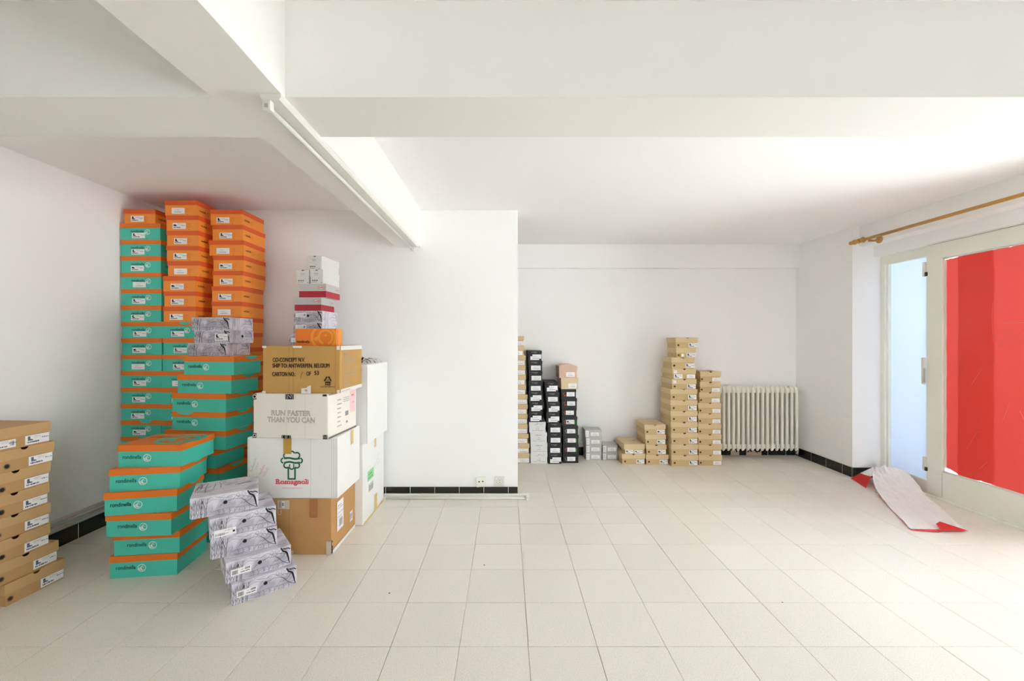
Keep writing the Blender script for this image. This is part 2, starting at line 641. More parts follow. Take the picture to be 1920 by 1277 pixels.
# ------------------------------------------------------------------ black tiled baseboards
def baseboard(name, p0, p1, h, off, first=.2, t=.012):
    """black tiles along the wall from p0 to p1; OFF is the outward side (unit vector)"""
    p0, p1 = Vector((p0[0], p0[1], 0)), Vector((p1[0], p1[1], 0))
    d = (p1 - p0); L = d.length; d.normalize()
    n = Vector((off[0], off[1], 0))

    def slab(nm, a, b, z0, z1, t0, t1, m, par=None):
        bm = bmesh.new()
        bm_box(bm, a, t0, z0, b, t1, z1)
        bmesh.ops.transform(bm, matrix=Matrix(((d.x, n.x, 0, p0.x), (d.y, n.y, 0, p0.y), (0, 0, 1, 0), (0, 0, 0, 1))), verts=bm.verts[:])
        bmesh.ops.recalc_face_normals(bm, faces=bm.faces[:])
        return link(nm, bm_mesh(bm, nm), m, par)
    base = structure(slab(name, 0, L, 0, h - .002, 0.0005, t - .0012, 'white_grout'))
    a = 0.0
    w = first
    while a < L - .004:
        b = min(a + w, L)
        slab('tile', a + (.0024 if a else 0), b - .0024, .001, h, .001, t, 'black_tile', base)
        a = b
        w = .209
    return base


# partition: first tile narrow behind the white carton
baseboard('baseboard_back', (-1.235, YB), (.1, YB), .088, (0, -1), first=.209)
baseboard('baseboard_right', (XR, 4.0), (XR, YF), .095, (-1, 0), first=.106)
baseboard('baseboard_pilaster', (XR, 4.0), (3.63, 4.0), .095, (0, -1), first=.2)
baseboard('baseboard_left', (XL, .3), (XL, YB), .10, (1, 0), first=.16)
baseboard('baseboard_far', (-.2, YF), (XR - .012, YF), .095, (0, -1), first=.12)


# ------------------------------------------------------------------ heating pipes
def pipe(pts, r, label):
    o = tube('heating_pipe', pts, r, 'pipe')
    return tag(o, label, 'pipe')


pipe([(XL + .018, .4, .176), (XL + .018, YB - .03, .176)], .012, 'upper of two painted heating pipes along the wall above the black baseboard')
pipe([(XL + .018, .4, .137), (XL + .018, YB - .03, .137)], .012, 'lower of two painted heating pipes, just above the black baseboard')
pipe([(.3, YF - .016, .140), (2.36, YF - .016, .140)], .013, 'pale heating pipe on the far wall behind the grey boxes')


# ------------------------------------------------------------------ glazing: fixed light and door on the street side
GX = 3.65                                   # inside face of the door leaf


def frame_bar(parent, y0, z0, y1, z1, x0, x1, name, m='frame', bevel=.003):
    return link(name, box_mesh(name, x0, y0, z0, x1, y1, z1, bevel), m, parent)


win = structure(empty('window_1', (3.72, 3.8, 0)))


def wbar(*a, **k):
    o = frame_bar(None, *a, **k)
    o.parent = win
    o.matrix_parent_inverse = Matrix.Translation((-3.72, -3.8, 0))
    return o


def child_world(o, p):
    o.parent = p
    o.matrix_parent_inverse = Matrix.Translation(-p.location)
    return o


wbar(3.958, 0, 3.999, 2.16, 3.665, 3.75, 'jamb')
wbar(3.94, .0, 3.96, 2.09, 3.685, 3.75, 'glazing_bead')
wbar(3.50, 2.07, 3.96, 2.16, 3.68, 3.76, 'top_rail')
wbar(3.50, 0, 3.96, .112, 3.69, 3.77, 'bottom_rail')
wbar(3.548, .10, 3.60, 2.08, 3.70, 3.77, 'mullion')
child_world(link('pane', box_mesh('pane', 3.715, 3.58, .10, 3.720, 3.95, 2.08), 'glass'), win)
fm = bpy.data.meshes.new('frosted_film')
fm.from_pydata([(3.7125, 3.59, .105), (3.7125, 3.945, .105), (3.7125, 3.945, 2.075), (3.7125, 3.59, 2.075)], [], [(0, 1, 2, 3)])
child_world(link('frosted_film', fm, 'frost'), win)

door = structure(empty('door_1', (GX, 3.1, 0)))
DY1, DY0 = 3.548, 2.66                      # leaf from the hinge stile to the closing stile


def dbar(*a, **k):
    return child_world(frame_bar(None, *a, **k), door)


dbar(DY1 - .128, .02, DY1, 2.157, GX, GX + .05, 'stile')
dbar(DY0, .02, DY0 + .12, 2.157, GX, GX + .05, 'stile')
dbar(DY0 + .12, 2.027, DY1 - .128, 2.157, GX, GX + .05, 'rail')
dbar(DY0 + .12, .02, DY1 - .128, .235, GX, GX + .05, 'rail')
# glazing beads stand a little back from the leaf
dbar(DY1 - .140, .235, DY1 - .128, 2.027, GX + .008, GX + .04, 'bead', 'metal_white', .001)
dbar(DY0 + .12, .235, DY1 - .128, .247, GX + .008, GX + .04, 'bead', 'metal_white', .001)
dbar(DY0 + .12, 2.017, DY1 - .128, 2.027, GX + .008, GX + .04, 'bead', 'metal_white', .001)
child_world(link('pane', box_mesh('pane', GX + .030, DY0 + .12, .24, GX + .035, DY1 - .13, 2.022), 'glass'), door)
# joint lines where rail meets stile
dbar(DY1 - .1285, .03, DY1 - .1275, .235, GX - .0006, GX, 'joint', 'frame_dark', 0)


def hinge(z, h):
    o = child_world(block('hinge', (GX - .012, DY1 + .001, z - h / 2), (GX + .02, DY1 + .026, z + h / 2), 'metal_white', None, .004), door)
    k = link('knuckle', box_mesh('knuckle', GX - .014, DY1 - .012, z - h / 2, GX - .0005, DY1 + .004, z - h / 2 + h * .28, .002), 'frame_dark')
    k.parent = o
    return o


hinge(1.33 - (505 - 640) * 3.56 / 766, .125)
hinge(1.33 - (869 - 640) * 3.56 / 766, .12)
hb = child_world(block('handle', (GX - .022, DY1 - .002, .955), (GX - .002, DY1 + .028, 1.19), 'metal_white', None, .008), door)
lv = link('lever', box_mesh('lever', GX - .034, DY1 - .020, .97, GX - .0225, DY1 - .004, 1.10, .004), 'steel')
lv.parent = hb

# frame that holds the leaf: head and sill
shell('trim_6', [(3.66, DY0 - .06, 2.158, 3.76, 3.55, 2.165)], 'frame_dark')
shell('trim_7', [(3.648, DY0 - .1, 0, 3.80, 3.56, .016), (3.625, DY0 - .1, 0, 3.648, 3.56, .008)], 'frame')
shell('wall_glazing', [(3.64, YN, -.01, 4.0, .90, 2.2), (3.64, 4.0, -.01, 4.3, 4.3, CEIL)], 'wall')  # unseen; solid stretch and deep pier shaped to hold back daylight
# rest of the street front, out of the picture: frames with clear panes
win2 = structure(empty('window_2', (3.72, 0, 0)))
for y in (2.50, 1.70, .90):
    child_world(block('mullion', (3.68, y, 0), (3.76, y + .09, 2.16), 'frame'), win2)
child_world(block('bottom_rail', (3.68, .90, 0), (3.76, 2.59, .10), 'frame'), win2)
child_world(block('top_rail', (3.68, .90, 2.08), (3.76, 2.59, 2.16), 'frame'), win2)
for y in (1.79, .99):
    child_world(block('pane', (3.715, y, .1), (3.720, y + .71, 2.08), 'glass'), win2)

fill_win = structure(empty('rear_fill_window', (0, YN - .08, 0)))  # frames of the added rear opening that lets fill light in
for k in range(4):
    xx = RX0 + (RX1 - RX0 - .06) * k / 3
    child_world(block('mullion', (xx, YN - .11, RZ0), (xx + .06, YN - .05, RZ1), 'frame'), fill_win)
    if k < 3:
        child_world(block('pane', (xx + .06, YN - .08, RZ0), (xx + (RX1 - RX0 - .06) / 3, YN - .075, RZ1), 'glass'), fill_win)

# red paper taped to the inside of the door glass: two overlapping lengths
def red_sheet(y0, y1, x, label, seed, ragged):
    rnd = random.Random(seed)
    bm = bmesh.new()
    ny, nz = 26, 60
    g = []
    jag = [rnd.uniform(-.002, .002) for _ in range(nz + 1)]
    for j in range(nz + 1):
        z = .243 + (2.020 - .243) * j / nz
        row = []
        for i in range(ny + 1):
            t = i / ny
            y = y1 + (y0 - y1) * t
            zz = z
            if j == 0:
                zz += .004 * math.sin(9 * t + seed) + rnd.uniform(0, .006)
                if ragged:
                    zz += .035 * max(0, 1 - t * 2.6) ** 1.4
            if j == nz:
                zz -= rnd.uniform(0, .005) + (.006 * max(0, 1 - t * 3) if ragged else 0)
            if i == 0:
                y += jag[j] - .003
            dx = .0022 * math.sin(7 * z + 5 * t + seed) + .0016 * math.sin(13 * y + 9 * z) + .0010 * math.sin(31 * (z - y) + seed)
            row.append(bm.verts.new((x - abs(dx), y, zz)))
        g.append(row)
    for j in range(nz):
        for i in range(ny):
            f = bm.faces.new((g[j][i], g[j][i + 1], g[j + 1][i + 1], g[j + 1][i]))
            f.smooth = True
    return tag(link('red_sheet', bm_mesh(bm, 'red_sheet'), 'redfilm'), label, 'paper sheet', 'red sheets on the door glass')


YD = lambda xp: (GX + .025) * FPX / (xp - CX)
red_sheet(YD(1866), YD(1770.5), GX + .027, 'narrow length of red paper on the door glass beside the hinge stile', 1, True)
wide = red_sheet(DY0 + .125, YD(1797), GX + .0195, 'wide length of red paper overlapping the narrow one on the door glass', 5, False)




def creases():
    """fold lines and scratches in the red paper: thin raised threads of bare paper"""
    for a, b in (((1880, 606), (1925, 605)), ((1861, 566), (1860, 600)), ((1860, 600), (1862, 640)), ((1812, 842), (1834, 808)), ((1822, 722), (1842, 690)), ((1836, 880), (1852, 866)),
                 ((1880, 790), (1893, 755)), ((1912, 770), (1922, 790)), ((1872, 650), (1886, 622))):
        Xc = GX + .0135
        pts = [(Xc, Xc * FPX / (p[0] - CX), CH - (p[1] - CY) * Xc / (p[0] - CX)) for p in (a, b)]
        bm = bmesh.new()
        bm_tube(bm, pts, .0007, 5)
        link('crease', bm_mesh(bm, 'crease'), 'creaseline', wide)


creases()


# ------------------------------------------------------------------ curtain rod
def lathe(prof, n=20):
    """profile (r, t) turned about the Y axis"""
    bm = bmesh.new()
    rings = [[bm.verts.new((r * math.cos(2 * PI * k / n), t, r * math.sin(2 * PI * k / n))) for k in range(n)] for r, t in prof]
    for a, b in zip(rings, rings[1:]):
        for k in range(n):
            f = bm.faces.new((a[k], a[(k + 1) % n], b[(k + 1) % n], b[k])); f.smooth = True
    bm.faces.new(rings[0][::-1]); bm.faces.new(rings[-1])
    bmesh.ops.recalc_face_normals(bm, faces=bm.faces[:])
    return bm_mesh(bm, 'lathe')


RX, RZ = 3.352, 2.283
rod = tag(empty('curtain_rod', (RX, 3.9, RZ)), 'turned wooden curtain rod above the street door and window', 'curtain rod')
link('rod', lathe([(.0135, -2.6), (.0135, .0)]), 'wood', rod)
link('finial', lathe([(.014, -.03), (.022, -.027), (.024, -.012), (.017, 0), (.012, .006), (.02, .014), (.024, .030), (.020, .048), (.013, .056), (.017, .062), (.019, .074), (.012, .084), (.003, .088)]), 'wood', rod, (0, .0, 0))
link('ring', lathe([(.0145, -.072), (.025, -.070), (.027, -.062), (.025, -.054), (.0145, -.052)]), 'wood', rod)
br = empty('bracket', (0, 0, 0)); br.parent = rod
bmk = bmesh.new()
bm_tube(bmk, [(0.004, -.12, -.020), (.05, -.12, -.022), (.095, -.12, -.012)], [.011, .009, .012], 12)
link('bracket_arm', bm_mesh(bmk, 'bracket_arm'), 'wood', br)
lm = lathe([(.034, 0), (.034, .006), (.026, .010), (.024, .016), (.012, .018)])
link('rosette', lm, 'wood', br, (.1045, -.12, -.012), (0, 0, PI / 2))


# ------------------------------------------------------------------ strip lights
def batten(name, label, loc, rotz, length, w, flip=1, group=None):
    """empty strip-light fitting: tray, reflector ridge, two lamp holders, bare tube; hangs below z=0 along +x"""
    r = tag(empty(name, loc, rotz), label, 'strip light', group)
    bm = bmesh.new()
    prof = [(-w / 2, 0), (-w / 2, -.012), (-w / 2 + .006, -.020), (w / 2 - .006, -.020), (w / 2, -.012), (w / 2, 0)]
    a = [bm.verts.new((0, y, z)) for y, z in prof]
    b = [bm.verts.new((length, y, z)) for y, z in prof]
    for k in range(len(prof)):
        bm.faces.new((a[k], a[(k + 1) % 6], b[(k + 1) % 6], b[k]))
    bm.faces.new(a); bm.faces.new(b[::-1])
    bmesh.ops.recalc_face_normals(bm, faces=bm.faces[:])
    link('tray', bm_mesh(bm, 'tray'), 'metal_white', r)
    for x in (.0, length - .022):
        h = link('lamp_holder', box_mesh('lamp_holder', x, -.014 + flip * w * .22, -.052, x + .022, .014 + flip * w * .22, -.0195, .003), 'metal_white', r)
        link('contact', box_mesh('contact', x - .002 if x == 0 else x + .0205, -.006 + flip * w * .22, -.044, x + .001 if x == 0 else x + .0245, .006 + flip * w * .22, -.032), 'steel', h)
    bm = bmesh.new()
    bm_tube(bm, [(.022, flip * w * .22, -.038), (length - .022, flip * w * .22, -.038)], .0085, 12)
    link('tube', bm_mesh(bm, 'tube'), 'metal_white', r)
    return r


batten('strip_light', 'long white strip light fixed under the ceiling beam', (-.762, 1.322, SOF - .002), PI / 2, 2.08, .066, 1)


# ------------------------------------------------------------------ cast-iron radiator
def radiator():
    r = tag(empty('radiator', (2.45, 4.60, .09)), 'cream cast iron column radiator on the far wall beside the corner', 'radiator')
    H = .735

    def section():
        bm = bmesh.new()
        for k, (yy, rx, ry) in enumerate(((0.0, .0160, .020), (.085, .0235, .034))):
            prof = []
            n = 12
            rings = []
            for z, s, dy in ((0.004, .35, .012), (.014, .8, .006), (.035, 1, 0), (.08, .95, 0), (H / 2, .93, 0), (H - .08, .95, 0), (H - .035, 1, 0), (H - .014, .85, .008), (H - .003, .4, .016)):
                rings.append([bm.verts.new((rx * s * math.cos(2 * PI * i / n), yy + (dy if k == 0 else 0) + ry * s * math.sin(2 * PI * i / n), z)) for i in range(n)])
            for a, b in zip(rings, rings[1:]):
                for i in range(n):
                    f = bm.faces.new((a[i], a[(i + 1) % n], b[(i + 1) % n], b[i])); f.smooth = True
            bm.faces.new(rings[0][::-1]); bm.faces.new(rings[-1])
        # hubs that join the sections, top and bottom, and the web between columns
        for z0, z1 in ((.028, .078), (H - .078, H - .018)):
            bm_box(bm, -.027, .014, z0, .027, .118, z1)
        bm_box(bm, -.004, .0, .03, .004, .10, H - .02)
        return bm_mesh(bm, 'radiator_section')
    sm = section()
    for i in range(16):
        link('radiator_section', sm, 'radiator', r, (i * .0546, 0, 0))
    bm = bmesh.new()
    bm_tube(bm, [(.82 + .03, .06, .05), (.875, .06, .05), (.878, .062, .02), (.878, .07, -.05)], .010, 10)
    link('supply_pipe', bm_mesh(bm, 'supply_pipe'), 'pipe', r)
    bm = bmesh.new()
    bm_tube(bm, [(.862, .06, .045), (.862, .02, .045)], [.014, .011], 10)
    link('valve', bm_mesh(bm, 'valve'), 'steel', r)
    for x in (.14, .68):
        link('wall_bracket', box_mesh('wall_bracket', x - .008, .10, .02, x + .008, .1785, .032), 'radiator', r)
    return r


radiator()
# broken plaster showing under the radiator
bm = bmesh.new()
rnd = random.Random(5)
for x0, x1 in ((2.62, 2.72), (2.80, 2.98)):
    n = 9
    top = [(x0 + (x1 - x0) * i / n, YF - .0135, .03 + rnd.uniform(.0, .04)) for i in range(n + 1)]
    for i in range(n):
        a, b = top[i], top[i + 1]
        bm.faces.new([bm.verts.new(p) for p in ((a[0], a[1], .002), (b[0], b[1], .002), b, a)])
o = structure(link('trim_8', bm_mesh(bm, 'trim_8'), 'dust'))


# ------------------------------------------------------------------ wall sockets on the partition
def socket_two():
    r = tag(empty('wall_socket', (pX(902, YB), YB - .0005, 1.33 - (903 - 640) * YB / 766), 0), 'loose cream wall socket with two black holes, hanging askew above the baseboard', 'socket')
    r.rotation_euler = (0, math.radians(-6), 0)
    link('plate', box_mesh('plate', -.042, -.012, -.042, .042, 0, .042, .004), 'frame', r)
    f = Flat()
    f.disc(-.016, .004, .0065, 'ink'); f.disc(.016, .004, .0065, 'ink'); f.disc(0, .002, .002, 'gink')
    link('socket_hole', f.mesh('socket_hole'), None, r, (0, -.0125, 0))
    return r


def socket_round():
    r = tag(empty('wall_socket', (pX(937, YB), YB - .0005, 1.33 - (902 - 640) * YB / 766), 0), 'square white power socket with a round recess near the partition corner', 'socket')
    link('plate', box_mesh('plate', -.040, -.012, -.040, .040, 0, .040, .004), 'metal_white', r)
    f = Flat()
    f.arc(0, 0, .024, 0, 360, .002, 'gink', 0, 28)
    f.disc(0, .009, .0032, 'ink', 1); f.disc(0, -.009, .0032, 'ink', 1)
    link('recess', f.mesh('recess'), None, r, (0, -.0125, 0))
    return r


socket_two(); socket_round()

# strip light lying on the floor along the partition
lo = batten('strip_light', 'white strip light fitting lying on the floor against the black baseboard', (pX(717.5, 3.42), 3.444, .0), 0, 1.225, .037, 1)
lo.rotation_euler = (math.radians(-90), 0, 0)          # lies on its edge, tube towards the room
lo.location = (pX(717.5, 3.42), 3.474, .0190)


# ================================================================== BOXES
def lid_mesh(w, d, h, lh, notch=0.0, nx=0.5, o=.0):
    """open-bottomed lid: top, four skirts, small rim; optional half-moon finger notch at the top of the front skirt"""
    bm = bmesh.new()
    V = bm.verts.new
    x0, x1, y0, y1, z0, z1 = -o, w + o, -o, d + o, h - lh, h
    b = [V((x0, y0, z0)), V((x1, y0, z0)), V((x1, y1, z0)), V((x0, y1, z0))]
    t = [V((x0, y0, z1)), V((x1, y0, z1)), V((x1, y1, z1)), V((x0, y1, z1))]
    e = .002
    q = [V((x0 + e, y0 + e, z0)), V((x1 - e, y0 + e, z0)), V((x1 - e, y1 - e, z0)), V((x0 + e, y1 - e, z0))]
    if notch:
        cx = w * nx
        arc = [V((cx + notch * math.cos(PI + PI * k / 10), y0, z1 + notch * .82 * math.sin(PI + PI * k / 10))) for k in range(11)]
        bm.faces.new([b[0], b[1], t[1]] + arc[::-1] + [t[0]])
        # thickness of the board round the notch
        ar2 = [V((v.co.x, y0 + e, v.co.z)) for v in arc]
        for k in range(10):
            bm.faces.new((arc[k], arc[k + 1], ar2[k + 1], ar2[k]))
        bm.faces.new([t[0], arc[0], arc[10], t[1], t[2], t[3]])
    else:
        bm.faces.new((b[0], b[1], t[1], t[0]))
        bm.faces.new(t)
    for i in (1, 2, 3):
        j = (i + 1) % 4
        bm.faces.new((b[i], b[j], t[j], t[i]))
    for i in range(4):
        j = (i + 1) % 4
        bm.faces.new((b[j], b[i], q[i], q[j]))
    return bm_mesh(bm, 'lid')


def body_mesh(w, d, h, s=.003, top=.030):
    return box_mesh('body', s, s, 0, w - s, d - s, h - top)


class Box:
    """a shoe box standing with its front lower edge from L to R (world x, y) at height z"""

    def __init__(self, L, R, d, z, h, lh, name, label, group, body, lid, notch=0, nx=.5, top=.03, inset=.003):
        L, R = Vector(L), Vector(R)
        v = R - L
        self.w, self.d, self.h, self.lh, self.z = round(v.length, 3), d, h, lh, z
        self.root = tag(empty(name, (L.x, L.y, z), math.atan2(v.y, v.x)), label, 'box', group)
        w = self.w
        top = min(top, lh - .002)
        self.body = link('body', cached(('body', w, d, h, body, top, inset), lambda: body_mesh(w, d, h, inset, top)), body, self.root)
        self.lid = link('lid', cached(('lid', w, d, h, lh, notch, nx, lid), lambda: lid_mesh(w, d, h, lh, notch, nx)), lid, self.root)
        self.top = z + h
        self.s = inset

    def add(self, name, me, face, x, z, eps=.0006, parent=None, label=None, on_lid=False):
        """put a flat print on a face; x from the face's left edge, z from the base (or from the front edge on top)"""
        s = 0.0 if on_lid else self.s
        if face == 'front':
            loc, rot = (x, s - eps, z), FRONT
        elif face == 'right':
            loc, rot = (self.w - s + eps, x, z), RIGHT
        elif face == 'left':
            loc, rot = (s - eps, self.d - x, z), LEFT
        else:
            loc, rot = (x, z, self.h + eps), TOP
        o = link(name, me, None, parent or self.root, loc, rot)
        if name == 'ink_drawing':
            o['kind'] = 'stuff'
        if label:
            o['label'] = label
        return o


def foot(x0, y0, z0, x1, y1, z1):
    """ground points of a front lower edge seen at two pixels, at height z0 / z1"""
    Ya = (CH - z0) * FPX / (y0 - CY)
    Yb = (CH - z1) * FPX / (y1 - CY)
    return (pX(x0, Ya), Ya), (pX(x1, Yb), Yb)


# ---- printed matter ---------------------------------------------------------
def boot(f, x, z, s, k, layer):
    f.poly([(x, z + s), (x + .48 * s, z + s), (x + .50 * s, z + .38 * s), (x + .98 * s, z + .24 * s), (x + s, z), (x, z)], k, layer)


def shoe(f, x, z, s, k, layer):
    f.poly([(x, z + .62 * s), (x + .2 * s, z + .5 * s), (x + .5 * s, z + .62 * s), (x + .95 * s, z + .22 * s), (x + s, z), (x, z)], k, layer)


def dashes(f, x, z, n, w, h, k, layer, seed):
    r = random.Random(seed)
    c = x
    for _ in range(n):
        ww = w * r.uniform(.5, 1.4)
        f.rect(c, z, c + ww, z + h, k, layer)
        c += ww + w * r.uniform(.25, .7)


def barcode(f, x, z, w, h, k, layer, seed=1):
    r = random.Random(seed)
    c = x
    while c < x + w:
        b = r.uniform(.0008, .0022)
        f.rect(c, z, min(c + b, x + w), z + h, k, layer)
        c += b + r.uniform(.0008, .002)


def sticker(w, h, pic='boot', seed=1, ink='ink', bar=False, base='paper', cut=0):
    f = Flat()
    if cut:     # two labels stuck one over the other, stepped outline
        f.poly([(0, 0), (w * .82, 0), (w * .82, h * .22), (w, h * .22), (w, h), (w * .2, h), (w * .2, h * .68), (0, h * .68)], base)
    else:
        f.rect(0, 0, w, h, base)
    if pic == 'boot':
        boot(f, w * .10, h * .42, h * .48, ink, 1)
    elif pic == 'shoe':
        shoe(f, w * .08, h * .45, h * .55, ink, 1)
    x = w * .38
    if pic:
        dashes(f, x, h * .80, 5, w * .045, h * .05, 'gink', 1, seed)
        dashes(f, x, h * .64, 6, w * .05, h * .035, 'gink', 1, seed + 1)
        dashes(f, w * .70, h * .52, 4, w * .05, h * .09, 'blueink', 1, seed + 2)
        dashes(f, w * .08, h * .16, 9, w * .040, h * .16, 'ink', 1, seed + 3)
    else:
        dashes(f, w * .25, h * .62, 4, w * .07, h * .07, 'gink', 1, seed)
        dashes(f, w * .22, h * .26, 7, w * .06, h * .09, 'blueink', 1, seed + 1)
    if bar:
        barcode(f, w * .76, h * .25, w * .17, h * .55, 'ink', 1, seed)
    return f.mesh('sticker')


def emblem(R, k, thick=.15):
    """round mark: ring, bird's head with eye and beak"""
    f = Flat()
    t = thick * R
    f.arc(0, 0, R - t / 2, 0, 360, t, k, 0, 30)
    f.stroke(smooth_pts([(.52 * R, -.55 * R), (.06 * R, -.52 * R), (-.14 * R, -.20 * R), (-.12 * R, .22 * R), (.12 * R, .52 * R), (.44 * R, .60 * R)], 5),
             [t * .5 + t * .9 * math.sin(PI * min(1, i / 22)) for i in range(26)], k, 1)
    f.poly([(-.90 * R, -.22 * R), (-.40 * R, .12 * R), (-.12 * R, .10 * R), (-.10 * R, -.14 * R), (-.42 * R, -.12 * R), (-.74 * R, -.44 * R)], k, 2)
    f.poly([(-.66 * R, -.50 * R), (-.22 * R, -.22 * R), (-.02 * R, -.34 * R), (.20 * R, -.66 * R), (.02 * R, -.70 * R), (-.20 * R, -.44 * R), (-.52 * R, -.66 * R)], k, 3)
    f.disc(.30 * R, .16 * R, .10 * R, k, 0, 12)
    return f.mesh('emblem')


def ring_mark(R, k):
    f = Flat()
    f.arc(0, 0, R, 20, 320, R * .14, k, 0, 22)
    f.arc(.1 * R, -.05 * R, R * .5, -60, 160, R * .12, k, 0, 12)
    return f.mesh('emblem')


def half_disc(w, h, k):
    """the crescent of the large lid mark that wraps over a lid edge; hangs from z=0"""
    f = Flat()
    f.poly([(w / 2 * math.cos(PI + PI * i / 16), h * math.sin(PI + PI * i / 16)) for i in range(17)], k)
    return f.mesh('lid_mark')


def big_mark(w, d, k, eye):
    """large bird mark printed on top of a lid (local frame of the lid top)"""
    f = Flat()
    R = d * .44
    cx, cz = w * .71, d * .50
    f.arc(cx, cz, R * .93, 0, 360, R * .16, k, 0, 36)
    f.arc(cx + .16 * R, cz + .02 * R, R * .52, -50, 250, R * .22, k, 1, 24)
    f.poly([(cx - .92 * R, cz - .2 * R), (cx - .3 * R, cz + .3 * R), (cx - .2 * R, cz), (cx - .62 * R, cz - .5 * R)], k, 2)
    f.poly([(cx + .2 * R, cz - .75 * R), (cx + .75 * R, cz - .55 * R), (cx + .95 * R, cz + .1 * R), (cx + .62 * R, cz - .1 * R)], k, 3)
    f.disc(cx + .22 * R, cz + .1 * R, R * .10, k, 0, 14)
    return f.mesh('lid_mark')


def sun(R, k='sunink', far=False):
    f = Flat()
    f.disc(0, 0, R * .62, k, 0, 18)
    for i in range(18):
        a = 2 * PI * i / 18
        ca, sa = math.cos(a), math.sin(a)
        n = .075 * R
        f.poly([(ca * R * .55 - sa * n, sa * R * .55 + ca * n), (ca * R * .55 + sa * n, sa * R * .55 - ca * n), (ca * R + sa * n * .7, sa * R - ca * n * .7), (ca * R - sa * n * .7, sa * R + ca * n * .7)], k, 0)
    return f.mesh('sun_mark')


def sketch_front(w, h):
    """winter trees drawn in ink: thin trunks at the left, hatched hills, one thick bough at the right"""
    f = Flat()
    r = random.Random(21)
    P = lambda u, v: (u * w, v * h)
    S = lambda pts, ww, k='penink': f.stroke([P(*p) for p in smooth_pts(pts, 4)], ww * .82, k, 1 if k == 'penink' else 0)

    def hatch(poly, n, ang, k='hatch'):
        """short pencil strokes inside a polygon given in (u, v)"""
        us = [p[0] for p in poly]; vs = [p[1] for p in poly]
        for _ in range(n):
            u, v = r.uniform(min(us), max(us)), r.uniform(min(vs), max(vs))
            c = False
            for a, b in zip(poly, poly[1:] + poly[:1]):
                if (a[1] > v) != (b[1] > v) and u < (b[0] - a[0]) * (v - a[1]) / (b[1] - a[1]) + a[0]:
                    c = not c
            if c:
                an = math.radians(ang + r.uniform(-8, 8)); L = r.uniform(.012, .028)
                x, z = u * w, v * h
                x1, z1 = x + L * math.cos(an), z + L * math.sin(an)
                if 0 < x1 < w and 0 < z1 < h:
                    f.stroke([(x, z), (x1, z1)], .0009, k, 0)
    hatch([(.30, .30), (.40, .72), (.52, .80), (.62, .62), (.62, .34)], 85, 55)
    hatch([(.58, .30), (.66, .74), (.74, .66), (.80, .40), (.74, .28)], 60, 60)
    hatch([(.76, .30), (.82, .66), (.93, .72), (.94, .30)], 70, 70)
    hatch([(.12, .04), (.14, .50), (.30, .40), (.34, .04)], 60, 75)
    hatch([(.0, .0), (.0, .9), (.06, .95), (.10, .2)], 30, 85)
    hatch([(.30, .02), (.34, .22), (.95, .22), (.98, .02)], 80, 50)
    hatch([(.14, .80), (.30, .96), (.60, .96), (.40, .80)], 40, 20)
    for i in range(8):
        u = .012 + i * .031 + r.uniform(-.012, .012)
        lean = r.uniform(-.03, .045)
        hi = r.uniform(.72, .97)
        S([(u, .01), (u + .006, .35), (u + lean, hi)], r.choice((.0011, .0013, .0022)))
        for k in range(4):
            v = r.uniform(.28, .7)
            sg = r.choice((-1, 1))
            a = max(.004, u + lean * v)
            S([(a, v), (max(.004, a + sg * .022), v + .13), (max(.004, a + sg * .030), min(.98, v + .27))], r.choice((.0008, .0010)))
    for u in (.012, .050, .095, .150):
        S([(u, .0), (u + .010, .14), (u - .006, .30)], .0018)
        S([(u + .010, .14), (u + .034, .26)], .0014)
    S([(.22, .62), (.32, .80), (.46, .70), (.60, .66), (.68, .82), (.80, .72)], .0012)
    S([(.36, .90), (.52, .80), (.62, .90), (.74, .68), (.80, .74), (.93, .60)], .0014)
    S([(.40, .38), (.50, .58), (.64, .68), (.74, .62)], .0017)
    S([(.74, .64), (.80, .50), (.84, .34), (.92, .16), (.975, .10)], .0030)
    S([(.74, .40), (.84, .47), (.92, .70)], .0018)
    S([(.30, .20), (.55, .28), (.75, .24), (.97, .26)], .0013)
    S([(.24, .10), (.45, .03), (.60, .10), (.80, .06)], .0012)
    for u in (.40, .47, .56, .63, .70, .78, .86):
        S([(u, .01), (u + .008, .13), (u - .01, .26)], .0013)
        S([(u + .006, .10), (u + .03, .22)], .0010)
    for u, v in ((.69, .84), (.77, .87), (.83, .80)):
        S([(u, v - .12), (u - .025, v), (u, v + .12), (u + .025, v), (u, v - .12)], .0010)
    # the thick bough
    pts = smooth_pts([(.835, .985), (.870, .80), (.925, .68), (.952, .44), (.966, .22), (.985, .08)], 6)
    f.stroke([P(*p) for p in pts], [.0030 + .0060 * math.sin(PI * min(1, .15 + i / (len(pts) * 1.05))) for i in range(len(pts))], 'ink', 1)
    pts = smooth_pts([(.865, .92), (.91, .86), (.95, .88), (.99, .80)], 5)
    f.stroke([P(*p) for p in pts], .0050, 'ink', 1)
    S([(.88, .98), (.90, .90), (.94, .96)], .0018)
    return f.mesh('ink_drawing')


